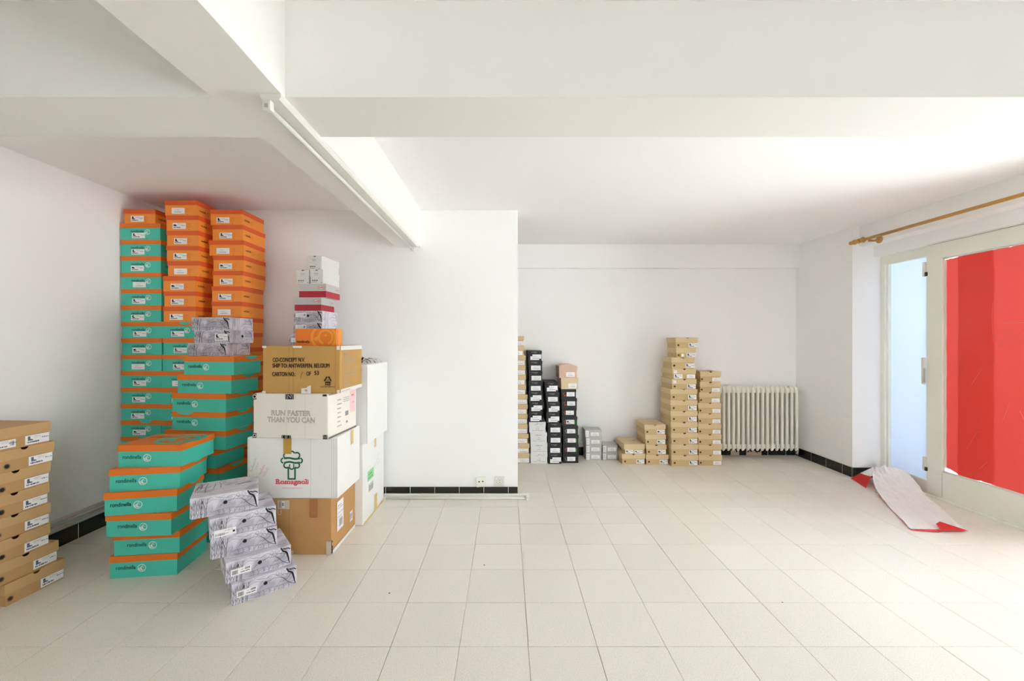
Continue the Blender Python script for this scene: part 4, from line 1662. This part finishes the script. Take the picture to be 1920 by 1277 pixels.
# the two plain white cartons behind, against the wall
c5 = Carton('carton', 'lower white carton with green sticker and ochre tape behind the brown one', (-1.66, 2.95), (-1.032, 2.945), .49, 0, .584, 'wcarton3', 5)
f = Flat(); f.rect(0, 0, .14, .075, 'palegreen'); dashes(f, .02, .04, 5, .012, .012, 'lgreen', 1, 4); dashes(f, .02, .015, 5, .012, .01, 'lgreen', 1, 5)
c5.put('sticker', f.mesh('sticker'), 'right', .085, .285, .0042, 'pale green sticker')
f = Flat(); barcode(f, 0, 0, .10, .045, 'gink', 0, 3); dashes(f, 0, .05, 5, .014, .006, 'gink', 0, 2)
c5.put('printed_text', f.mesh('printed_text'), 'right', .11, .20, .0042)
f = Flat()
cursive(f, .25, .34, 38, 9, .018, 'gink', 5)
cursive(f, .31, .33, 38, 6, .016, 'gink', 6)
c5.put('handwriting', f.mesh('handwriting'), 'right', 0, 0, .0042)
c5.strip('tape', 'right', .01, 0, .48, .014, 'cream', .0042, 'ochre tape along the lower edge')
c5.strip('tape', 'right', .24, .0, .305, .13, 'cream', .0046, 'ochre tape over the lower seam')
c5.strip('tape', 'right', .24, .50, .285, .58, 'cream', .0042, 'ochre tape under the lid')
c6 = Carton('carton', 'upper white carton standing behind the ochre one, against the back wall', (-1.66, 2.963), (-1.003, 2.957), .48, c5.top, .575, 'wcarton3', 6)
c6.strip('edge_line', 'front', c6.w - .004, .002, c6.w - .0025, .56, 'gink', .003)

# torn strap and film lying on it
bm = bmesh.new()
rnd = random.Random(14)


def ribbon(bm, pts, wdt, mi=0):
    pv = None
    for i, p in enumerate(pts):
        p = Vector(p)
        a = Vector(pts[max(i - 1, 0)]); b = Vector(pts[min(i + 1, len(pts) - 1)])
        d = (b - a).normalized()
        s = d.cross(Vector((0, .4, 1))).normalized() * wdt / 2
        q = (bm.verts.new(p - s), bm.verts.new(p + s))
        if pv:
            fc = bm.faces.new((pv[0], pv[1], q[1], q[0])); fc.material_index = mi
        pv = q


zt = c6.top + .003
for k in range(5):
    pts = [(-1.13 + .016 * k + .02 * t, 3.05 + .03 * k + rnd.uniform(-.02, .02), zt + .004 + .045 * math.sin(PI * t / 5) * rnd.uniform(.5, 1.1)) for t in range(6)]
    ribbon(bm, pts, .018, 0 if k < 3 else 1)
tag(link('strap_scraps', bm_mesh(bm, 'strap_scraps'), ['black', 'wtape']), 'crumpled scraps of black and clear strapping on the upper white carton', 'strap')

# ---- little stack on the cartons --------------------------------------------
L, R = (pX(553.8, 2.62), 2.62), (pX(630, 2.62), 2.62)
r = tag(empty('shoe_box', (L[0], L[1], c4.top), 0), 'orange shoe box with a big bird mark, lying on the ochre carton', 'box')
w, h = R[0] - L[0], .109
link('body', box_mesh('body', .002, .036, 0, w - .002, .104, h - .001, .001), 'obody', r)
link('lid', box_mesh('lid', 0, 0, 0, w, .036, h, .001), 'orprint', r)
f = Flat()
ccx, ccz, R0 = w * .70, .052, .088


def clip(pts):
    return [(min(max(x, .0), w), min(max(zz, .0), h)) for x, zz in pts]


def arc_clip(cx, cz, r, a0, a1, wd, layer):
    n = 40
    for i in range(n):
        q = []
        for rr, a in ((r - wd / 2, i), (r + wd / 2, i), (r + wd / 2, i + 1), (r - wd / 2, i + 1)):
            an = math.radians(a0 + (a1 - a0) * a / n)
            q.append((cx + rr * math.cos(an), cz + rr * math.sin(an)))
        if all(x < 0 or x > w or zz < 0 or zz > h for x, zz in q):
            continue
        qq = clip(q)
        f.poly(qq, 'lightor', layer)


arc_clip(ccx, ccz, .076, 0, 360, .016, 0)
arc_clip(ccx + .012, ccz + .003, .044, -70, 250, .014, 1)
f.poly([(ccx - .066, ccz - .008), (ccx - .032, ccz + .016), (ccx - .034, ccz - .014), (ccx - .052, ccz - .026)], 'lightor', 2)
f.disc(ccx + .012, ccz + .014, .008, 'lightor', 2, 14)
link('bird_mark', f.mesh('bird_mark'), None, r, (0, -.0005, 0))
link('lettering', text_mesh(WORD, .024, 'kink', .083, .0005), None, r, (.008, -.0022, .018))

YS = 3.12
GS = 'leaning stack behind the ochre carton'
zs = c6.top
# hidden, then the two drawn boxes half hidden by the orange one
s3z = CH + 35 * YS / FPX
h0 = s3z - .092 - .105 - zs
s0 = sketch_box((pX(545, YS), YS), (pX(598, YS), YS), .27, zs, h0, 'white box with inked trees, bottom one of the leaning stack behind the ochre carton', GS, False)
s1 = sketch_box((pX(543.4, YS), YS - .01), (pX(598, YS), YS), .25, s0.top, .105, 'white box with inked trees behind the orange box, sticking out at its side', GS, False, 'small')
s2 = sketch_box((pX(550.5, YS), YS), (pX(605, YS), YS - .01), .25, s1.top, .092, 'white box with inked trees, its top just showing over the orange box', GS, False, 'small')
s3 = sketch_box((pX(551, YS), YS), (pX(605.5, YS), YS - .01), .25, s2.top, .0895, 'white box with inked trees directly under the crimson and grey boxes', GS, True, 'small')


def grey_red(L, R, d, z, h, label):
    b = Box(L, R, d, z, h, h - .004, 'shoe_box', label, 'grey and crimson boxes', 'silver', 'silver')
    w = b.w
    for face, ww in (('front', w), ('right', d)):
        f = Flat(); f.rect(0, 0, ww, h * .46, 'red')
        b.add('crimson_band', f.mesh('crimson_band'), face, 0, 0, .0008, on_lid=True)
        g = Flat()
        sx = .030 if face == 'front' else .020
        g.disc(0, 0, sx, 'red', 0, 22, .0135); g.disc(0, 0, sx - .0025, 'white_ink', 1, 22, .0112)
        b.add('badge', g.mesh('badge'), face, ww * (.82 if face == 'front' else .80), h * .72, .0010, on_lid=True)
        b.add('lettering', text_mesh('OLANG', .016, 'red', sx * 1.55, .0008, 'CENTER'), face, ww * (.82 if face == 'front' else .80), h * .72 - .0055, .0022, on_lid=True)
    return b


o2 = grey_red((pX(552.6, YS), YS), (pX(603.5, YS), YS - .008), .21, s3.top, .103, 'lower of the two grey and crimson shoe boxes')
o1 = grey_red((pX(561, YS), YS), (pX(612.5, YS), YS - .008), .23, o2.top, .104, 'upper of the two grey and crimson shoe boxes, under white ones')


def small_white(L, R, d, z, h, label):
    b = Box(L, R, d, z, h, h * .48, 'shoe_box', label, 'three small white boxes', 'whitebox', 'whitebox', .011, .5, .02)
    w = b.w

    def mk():
        f = Flat()
        for k in range(3):
            shoe(f, .010 + k * .016, .022, .013, 'ink', 0)
        dashes(f, .008, .010, 8, .0042, .005, 'gink', 0, 4)
        f.rect(.078, .006, .088, .012, 'gink', 0)
        f.arc(.062, .040, .004, 0, 360, .001, 'gink', 0, 12)
        return f.mesh('printed_text')
    b.add('printed_text', cached('wh', mk), 'front', w * .05, 0)

    def mk2():
        f = Flat(); dashes(f, .0, .010, 6, .004, .005, 'gink', 0, 4); dashes(f, .004, .0, 5, .004, .005, 'gink', 0, 6)
        return f.mesh('printed_text')
    b.add('printed_text', cached('wh2', mk2), 'front', w * .32, h * .62, on_lid=True)
    return b


w2 = small_white((pX(555.4, YS), YS), (pX(580.3, YS), YS - .002), .26, o1.top, .106, 'small white shoe box, one of a pair, away from the wall')
w3 = small_white((pX(582, YS), YS - .006), (pX(607, YS), YS - .012), .27, o1.top, .106, 'small white shoe box, one of a pair, with its long white side showing')
w1 = small_white((pX(577, YS), YS), (pX(604, YS), YS - .010), .27, w3.top, .107, 'topmost small white shoe box of the leaning stack')


# ---- kraft boxes ------------------------------------------------------------
def kraft_box(L, R, d, z, h, lh, label, group, m='kraft2', notch=.0145, sunx=.13, sunr=.0105, stick='boot', sw=.098, sh=.044, sx=None, seed=0, extra=None, ink='ink'):
    b = Box(L, R, d, z, h, lh, 'shoe_box', label, group, m + '_body', m, notch, .50, .046, .006)
    w = b.w
    zb = (h - lh) * .5
    if sunx is not None:
        b.add('sun_mark', cached(('sun', sunr), lambda: sun(sunr)), 'front', w * sunx, zb)
    if stick:
        b.add('sticker', cached(('stk', sw, sh, stick, seed % 4, ink), lambda: sticker(sw, sh, stick, seed, ink)), 'front', (w - sw - .006) if sx is None else sx, max(.003, zb - sh / 2), .0012)
    if extra == 'two':
        b.add('sticker', cached('stk2', lambda: sticker(.092, .040, 'boot', 51, bar=True)), 'front', w * .27, max(.003, zb - .02), .0012)
    if extra == 'patch':
        q = cached('patch', lambda: (lambda f: (f.rect(0, 0, .032, .030, 'paper'), dashes(f, .008, .012, 2, .006, .006, 'pinkink', 1, 2), f.mesh('sticker'))[2])(Flat()))
        b.add('sticker', q, 'front', w * .06, h - lh + .006, .0012, on_lid=True)
    return b


# stack at the side wall, cut off by the picture edge
GL = 'kraft boxes along the side wall'
z = 0.0
far = [(122.5, 2.30, -2.48), (110, 2.275, -2.485), (94.5, 2.235, -2.49), (95.5, 2.24, -2.488), (92.5, 2.232, -2.49), (95, 2.236, -2.488), (102, 2.25, -2.488), (96, 2.238, -2.49)]
for i, (xr, yr, _) in enumerate(far):
    R = Vector((pX(xr, yr), yr))
    ln = (.262, .29, .30, .31, .30, .30, .262, .33)[i]
    L = R + Vector((-.02 - .003 * (i % 2), -ln))
    sp = (21, 8, 8, 3, 8, 9, 16, None)[i]
    sux = None if sp is None else (2.5 * FPX / (CX - sp) - L.y) / ln
    b = kraft_box(L, R, .31, z, .1117, .052, f'kraft shoe box, {ordinal(i, 8)}, stack at the side wall nearest the camera', GL, 'kraft', .016 if i < 7 else 0, sux, .0145,
                  'boot', .105, .047, None, 60 + i, 'two' if i == 7 else None, 'blueink')
    z = b.top

# ---- stacks at the far wall ---------------------------------------------------
YE = 4.46
GD = 'kraft boxes beside the partition'
z = 0.0
r0 = [993.3, 992.9, 991, 989.6, 989.6, 989.6, 989.4, 986.4, 986.2, 985.8, 985.6, 983, 982.6]
for i, xr in enumerate(r0):
    b = kraft_box((pX(xr, YE) - .26, YE), (pX(xr, YE), YE), .27, z, .1067, .048, f'kraft shoe box, {ordinal(i, 13)}, stack half hidden by the white partition', GD, 'kraft2', 0, None, .01, None)
    q = cached(('std', i % 3), lambda: sticker(.125, .046, None, 80 + i))
    b.add('sticker', q, 'front', b.w - .130 - .006 * (i % 3), .006, .0012)
    z = b.top


def c7(x):
    return 960 + x / 4.732


def text_box(style, L, R, d, z, h, label, group, i):
    if style == 'white':
        b = Box(L, R, d, z, h, .042, 'shoe_box', label, group, 'marble', 'marble', 0, .5)

        def mk():
            f = Flat(); dashes(f, .06, .034, 3, .010, .007, 'gink', 0, 3); dashes(f, .02, .018, 9, .010, .004, 'gink', 0, 5); dashes(f, .075, .055, 2, .008, .004, 'gink', 0, 6)
            return f.mesh('printed_text')
        b.add('printed_text', cached('wb', mk), 'front', .012, 0)

        def mk2():
            f = Flat()
            f.stroke(smooth_pts([(.0, .012), (.02, .004), (.035, .03), (.03, .012), (.05, .022), (.07, .008), (.09, .020), (.10, .010)], 5), .0025, 'gink')
            return f.mesh('script_mark')

        def mk3():
            f = Flat(); dashes(f, .0, .0, 7, .008, .008, 'gink', 0, 7)
            return f.mesh('script_mark')
        b.add('script_mark', cached('ws', mk2) if i in (0, 3) else cached('ws2', mk3), 'front', b.w * .32, h - .034, on_lid=True)
        return b
    if style == 'black':
        b = Box(L, R, d, z, h, .034, 'shoe_box', label, group, 'black', 'black', 0, .5)
        q = cached('bk', lambda: (lambda f: (dashes(f, 0, .008, 8, .006, .0055, 'gink', 0, 3), dashes(f, .03, 0, 4, .006, .003, 'gink', 0, 4), f.mesh('printed_text'))[2])(Flat()))
        b.add('printed_text', q, 'front', b.w * .22, h - .026, on_lid=True)
        stepped = i % 7 in (0, 3, 4, 6)
        q = cached(('bs', stepped), lambda: sticker(.118 if stepped else .105, .060 if stepped else .050, None, 90, base='paper', cut=stepped))
        b.add('sticker', q, 'front', b.w * .14 + .004 * (i % 3), .010, .0012)
        return b
    if style == 'sport':
        b = Box(L, R, d, z, h, .030, 'shoe_box', label, group, 'black', 'black', 0, .5)
        if i < 7:
            g = Flat()
            g.rect(0, 0, .010, .036, 'lgreen')
            if i > 3:
                g.stroke([(.004, -.008), (.004, .044)], .004, 'lgreen', 1); g.stroke([(-.004, .018), (.012, .018)], .004, 'lgreen', 1)
            if 0 < i < 5:
                b.add('green_flash', g.mesh('green_flash'), 'front', b.w * .80, .022)
            col = 'orange_ink' if i in (1, 5, 6, 4) else 'gink'
        else:
            col = 'orange_ink'
        f = Flat()
        pts = smooth_pts([(.022, .056), (.006, .050), (.002, .042), (.014, .030), (.018, .018), (.008, .020)], 5)
        f.stroke(pts, .0035, col)
        if i >= 6:
            f.stroke(smooth_pts([(.018, .03), (.03, .024), (.036, .034)], 4), .003, col)
        b.add('squiggle_mark', f.mesh('squiggle_mark'), 'front', b.w * .13, .006)
        q = cached(('sp', i == 4), lambda: sticker(.088, .046, 'shoe' if i == 4 else None, 95))
        b.add('sticker', q, 'front', b.w * (.28 if i < 6 else .36), .022, .0014)
        return b
    if style == 'grey':
        b = Box(L, R, d, z, h, .026, 'shoe_box', label, group, 'grey', 'grey', 0, .5)
        f = cached('gb', lambda: (lambda f: (f.rect(0, 0, .036, .070, 'paper'), dashes(f, .010, .045, 1, .006, .008, 'gink', 1, 2), dashes(f, .012, .018, 1, .006, .012, 'gink', 1, 3), f.mesh('stripe'))[3])(Flat()))
        b.add('stripe', f, 'front', .006, .005, .0040)
        q = cached('gs', lambda: sticker(.094, .040, None, 97))
        b.add('sticker', q, 'front', b.w * .34, .018, .0046)
        return b


Y4 = 4.44
z = 0.0
GW = 'white boxes under the tall black stack'
for i, (a, c) in enumerate(((163.5, 315), (166, 317), (162.5, 312), (152, 300))):
    b = text_box('white', (pX(c7(a), Y4), Y4), (pX(c7(c), Y4), Y4 + .003), .29, z, .1127, f'white shoe box, {ordinal(i, 4)} of four under the tall black stack', GW, i)
    z = b.top
for i, (a, c) in enumerate(((148, 268), (152, 272), (148, 270), (148, 272), (150, 270), (145, 270), (142, 265))):
    b = text_box('black', (pX(c7(a), Y4), Y4), (pX(c7(c), Y4), Y4 + .003), .30, z, .111, f'black shoe box, {ordinal(i, 7)}, tall black stack standing on white boxes', 'tall black stack on white boxes', (0, 4, 3, 1, 2, 5, 7)[i])
    z = b.top
Y5 = 4.43
z = 0.0
for i, (a, c) in enumerate(((322, 443), (320, 442), (320, 440), (318, 440), (305, 420), (310, 425), (300, 420), (290, 408))):
    b = text_box('black', (pX(c7(a), Y5), Y5), (pX(c7(c), Y5), Y5 + .003), .30, z, .111, f'black shoe box, {ordinal(i, 8)}, all-black stack between two taller stacks', 'middle black stack', (0, 1, 2, 5, 4, 3, 1, 7)[i])
    z = b.top
z = 0.0
for i, (a, c) in enumerate(((452, 592), (451, 592), (455, 592), (450, 587), (442, 580), (440, 575), (440, 577), (437, 570))):
    b = text_box('sport', (pX(c7(a), YE), YE), (pX(c7(c), YE), YE + .002), .28, z, .1009, f'black shoe box with coloured squiggle, {ordinal(i, 10)}, stack topped by beige boxes', 'black boxes under the beige ones', i)
    z = b.top


def plain_box(L, R, d, z, h, lh, m, label, sx, sw):
    b = Box(L, R, d, z, h, lh, 'shoe_box', label, None, m, m)
    b.add('sticker', sticker(sw, .050, None, 33), 'front', sx, .012, .0012)
    return b


b = plain_box((pX(c7(435), YE), YE), (pX(c7(588), YE), YE + .002), .28, z, .122, .048, 'beige', 'beige shoe box under the pinkish one, on the black boxes', .080, .092)
z = b.top
b = plain_box((pX(c7(418), YE), YE + .01), (pX(c7(580), YE), YE + .012), .28, z, .128, .052, 'pink', 'pinkish beige shoe box with a domed lid, at the very top', .078, .095)
# domed lid top
f = bmesh.new()
n = 8
for j in range(n):
    pass
rows = []
for i in range(n + 1):
    t = i / n
    zz = .128 + .016 * math.sin(PI * t) ** .6
    rows.append((f.verts.new((b.w * t, 0, zz)), f.verts.new((b.w * t, b.d, zz)), f.verts.new((b.w * t, 0, .126)), f.verts.new((b.w * t, b.d, .126))))
for p, q in zip(rows, rows[1:]):
    f.faces.new((p[0], q[0], q[1], p[1])); f.faces.new((p[2], q[2], q[0], p[0])); f.faces.new((p[1], q[1], q[3], p[3]))
bmesh.ops.recalc_face_normals(f, faces=f.faces[:])
link('lid_dome', bm_mesh(f, 'lid_dome'), 'pink', b.root)

Y6 = 4.57
z = 0.0
for i, (a, c) in enumerate(((655, 797), (655, 797), (655, 797), (648, 795))):
    b = text_box('grey', (pX(c7(a), Y6), Y6), (pX(c7(c), Y6), Y6), .17, z, .0845, f'flat grey shoe box, {ordinal(i, 4)}, grey stack of four at the far wall', 'grey stack of four', i)
    z = b.top
z = 0.0
for i, (a, c) in enumerate(((802, 939), (803, 938))):
    b = text_box('grey', (pX(c7(a), Y6), Y6), (pX(c7(c), Y6), Y6), .17, z, .0845, ('lower', 'upper')[i] + ' flat grey shoe box of the pair beside the grey stack', 'grey pair', i)
    z = b.top


def c8(x):
    return 1140 + x / 4.729


# low kraft pair
Y7 = 4.41
b = kraft_box((pX(c8(124), Y7), Y7), (pX(c8(330), Y7), Y7), .28, 0, .113, .050, 'lower kraft shoe box of the pair beside the grey boxes', 'low kraft pair', 'kraft2', .0145, .14, .0125, 'shoe', .088, .042, None, 3)
b = kraft_box((pX(c8(146), Y7), Y7), (pX(c8(326), Y7), Y7 - .006), .30, b.top, .108, .056, 'upper kraft shoe box of the pair, its lid sitting askew', 'low kraft pair', 'kraft2', 0, None, .01, 'shoe', .085, .040, .012, 5)
b.add('sticker', cached('stk3', lambda: sticker(.085, .036, 'shoe', 52)), 'front', b.w * .50, .006, .0012)
q = Flat()
q.arc(0, 0, .016, 0, 360, .0035, 'kink', 0, 18)
dashes(q, -.08, .0, 6, .012, .008, 'kink', 0, 3)
b.add('top_print', q.mesh('top_print'), 'top', b.w * .66, .16, on_lid=True)
b.lid.rotation_euler = (0, 0, math.radians(3.5))
b.lid.location = (-.006, -.010, 0)
b.lid.scale = (1.02, 1.03, 1)

z = 0.0
Y8 = 4.40
for i, (a, c) in enumerate(((337, 538), (339, 520), (331, 515), (323, 512))):
    b = kraft_box((pX(c8(a), Y8), Y8), (pX(c8(c), Y8), Y8), .30, z, .1078, .048, f'kraft shoe box, {ordinal(i, 4)}, stack of four beside the tallest kraft stack', 'kraft stack of four', 'kraft2', .0145 if i != 2 else 0, .14, .0125, 'shoe', .088, .043, None, i)
    z = b.top
q = Flat(); q.arc(0, 0, .016, 0, 360, .0035, 'kink', 0, 18); dashes(q, -.04, .02, 6, .010, .006, 'kink', 0, 3)
b.add('top_print', q.mesh('top_print'), 'top', b.w * .55, .17, on_lid=True)

z = 0.0
Y9 = 4.35
E3L = [563, 560, 560, 557, 555, 554, 553, 565, 572, 562, 605, 600]
E3R = [800, 800, 799, 796, 795, 794, 793, 785, 780, 770, 780, 797]
E3H = [98, 95, 102, 96, 97, 97, 98, 90, 90, 100, 85, 93]
for i in range(12):
    b = kraft_box((pX(c8(E3L[i]), Y9), Y9), (pX(c8(E3R[i]), Y9), Y9), .30 if i < 9 else .25, z, round(E3H[i] / 4.729 * Y9 / FPX, 4), .052, f'kraft shoe box, {ordinal(i, 12)}, tallest kraft stack at the far wall', 'tallest kraft stack', 'kraft2', 0 if i == 10 else .015,
                  None if i == 8 else .13, .0130, 'boot', .090, .046, None if i != 8 else .02, 20 + i, 'patch' if i in (7, 8) else None)
    if i == 8:
        b.add('sticker', cached('stk4', lambda: sticker(.090, .040, None, 54)), 'front', b.w - .096, .008, .0012)
    if i == 10:
        q = Flat(); q.disc(0, 0, .017, 'tape'); 
        b.add('tape', q.mesh('tape'), 'front', b.w * .22, .024)
        q = Flat(); q.rect(0, 0, .03, .030, 'paper')
        b.add('sticker', q.mesh('sticker'), 'front', b.w * .26, .010, .0009)
        q = Flat(); q.stroke([(-.012, .03), (.012, .03)], .002, 'kink'); q.stroke([(0, .03), (0, .008)], .002, 'kink'); q.stroke([(-.012, .018), (0, .0), (.012, .018)], .0025, 'kink')
        b.add('arrow_mark', q.mesh('arrow_mark'), 'left', b.d * .5, .010)
    z = b.top

z = 0.0
Ya = 4.37
for i, (a, c) in enumerate(((804, 1012), (802, 1010), (800, 1007), (799, 1005), (799, 1004), (801, 1004), (808, 998), (815, 1000), (818, 1003))):
    b = kraft_box((pX(c8(a), Ya), Ya), (pX(c8(c), Ya), Ya), .24, z, .1119, .053, f'kraft shoe box, {ordinal(i, 9)}, kraft stack standing beside the radiator', 'kraft stack beside the radiator', 'kraft2', .0145, .10, .0125, None if i == 3 else '', .088, .044, None, 40 + i)
    b.add('sticker', cached(('stp', i % 2), lambda: sticker(.086, .040, None, 61 + i)), 'front', b.w - .092, .006, .0012)
    z = b.top


# ---- torn paper sheet on the floor ------------------------------------------
def paper_sheet():
    r = tag(empty('paper_sheet', (3.3, 3.4, 0)), 'crumpled white paper with a red back, fallen on the floor below the window', 'paper sheet')

    def rel(p):
        return (p[0] - 3.3, p[1] - 3.4, p[2])
    Lf = [(3.520, 3.905, .118), (3.381, 3.770, .088), (3.250, 3.597, .040), (3.149, 3.426, .016), (3.045, 3.242, .008), (2.945, 3.055, .006), (2.842, 2.870, .006)]
    Rt = [(3.625, 3.700, .150), (3.600, 3.586, .088), (3.524, 3.430, .032), (3.451, 3.256, .010), (3.370, 3.120, .007), (3.285, 2.980, .006), (3.207, 2.848, .005)]

    def samp(A, t):
        s = t * (len(A) - 1); i = min(int(s), len(A) - 2); q = s - i
        p0, p1, p2, p3 = A[max(i - 1, 0)], A[i], A[i + 1], A[min(i + 2, len(A) - 1)]
        return Vector([0.5 * (2 * p1[c] + (-p0[c] + p2[c]) * q + (2 * p0[c] - 5 * p1[c] + 4 * p2[c] - p3[c]) * q * q + (-p0[c] + 3 * p1[c] - 3 * p2[c] + p3[c]) * q ** 3) for c in range(3)])
    rnd = random.Random(2)
    nu, nv = 22, 44
    bm = bmesh.new()
    g = []
    for j in range(nv + 1):
        t = j / nv
        a, b = samp(Lf, t), samp(Rt, t)
        row = []
        for i in range(nu + 1):
            s = i / nu
            p = a.lerp(b, s)
            crease = .020 * max(0, 1 - abs(s - .30 - .45 * t) / .10) * max(0, 1 - t * 1.6)
            wr = .008 * math.sin(17 * s + 9 * t) * math.sin(13 * t + 5 * s) + .006 * math.sin(31 * s - 23 * t) + .004 * math.sin(11 * s + 41 * t)
            amp = 1.0 if t < .5 else .55
            p.z = max(.003, p.z + crease + abs(wr) * amp + rnd.uniform(0, .0030) + .018 * math.sin(PI * s) * max(0, 1 - t * 1.5))
            row.append(bm.verts.new(rel(p)))
        g.append(row)
    for j in range(nv):
        for i in range(nu):
            f = bm.faces.new((g[j][i], g[j + 1][i], g[j + 1][i + 1], g[j][i + 1]))
    link('sheet', bm_mesh(bm, 'sheet'), 'redwhite', r)

    def patch(name, quads, m, n=6, seed=1):
        rn = random.Random(seed)
        bm = bmesh.new()
        a, b, c, d = [Vector(rel(q)) for q in quads]
        gg = []
        for j in range(n + 1):
            row = []
            for i in range(n + 1):
                p = a.lerp(b, i / n).lerp(d.lerp(c, i / n), j / n)
                if 0 < i < n and 0 < j < n:
                    p.z += rn.uniform(-.002, .004)
                p.z = max(p.z, .002)
                row.append(bm.verts.new(p))
            gg.append(row)
        for j in range(n):
            for i in range(n):
                bm.faces.new((gg[j][i], gg[j][i + 1], gg[j + 1][i + 1], gg[j + 1][i]))
        return link(name, bm_mesh(bm, name), m, r)
    # flap folded forward at the wall corner: white above, red inside, resting on the floor
    patch('folded_flap', ((3.525, 3.915, .128), (3.430, 3.962, .052), (3.385, 3.80, .070), (3.395, 3.775, .088)), 'redwhite', 6, 3)['label'] = 'white upper side of the folded flap'
    patch('folded_flap', ((3.337, 3.957, .003), (3.250, 3.690, .004), (3.375, 3.775, .080), (3.425, 3.958, .050)), 'redonly', 6, 4)['label'] = 'red inner side of the folded flap'
    # red corner turned over at the near end
    patch('turned_corner', ((3.02, 2.836, .016), (3.215, 2.840, .012), (3.12, 2.940, .034), (3.05, 2.90, .034)), 'redonly', 6, 5)['label'] = 'red corner turned over at the near end'
    patch('turned_corner', ((2.835, 2.868, .003), (3.03, 2.835, .004), (3.02, 2.858, .014), (2.90, 2.872, .009)), 'redonly', 6, 6)['label'] = 'red edge turned up at the near end'
    return r


paper_sheet()


# ---- crumbs on the floor -------------------------------------------------------
def crumb(xp, yp, s, label):
    Y = CH * FPX / (yp - CY)
    bm = bmesh.new()
    bmesh.ops.create_icosphere(bm, subdivisions=1, radius=s)
    rn = random.Random(int(xp))
    for v in bm.verts:
        v.co.x *= rn.uniform(.6, 1.6); v.co.y *= rn.uniform(.6, 1.2); v.co.z = v.co.z * .5 + s * .5
    o = link('crumb', bm_mesh(bm, 'crumb'), 'dirt', None, (pX(xp, Y), Y, 0))
    return tag(o, label, 'crumb')


crumb(908, 1060, .0042, 'dark crumb on the floor in front of the partition sockets')
crumb(730, 1113, .0044, 'dark crumb on the floor in front of the carton pile')
crumb(1467, 1130, .0034, 'tiny dark crumb on the open floor in front of the radiator')
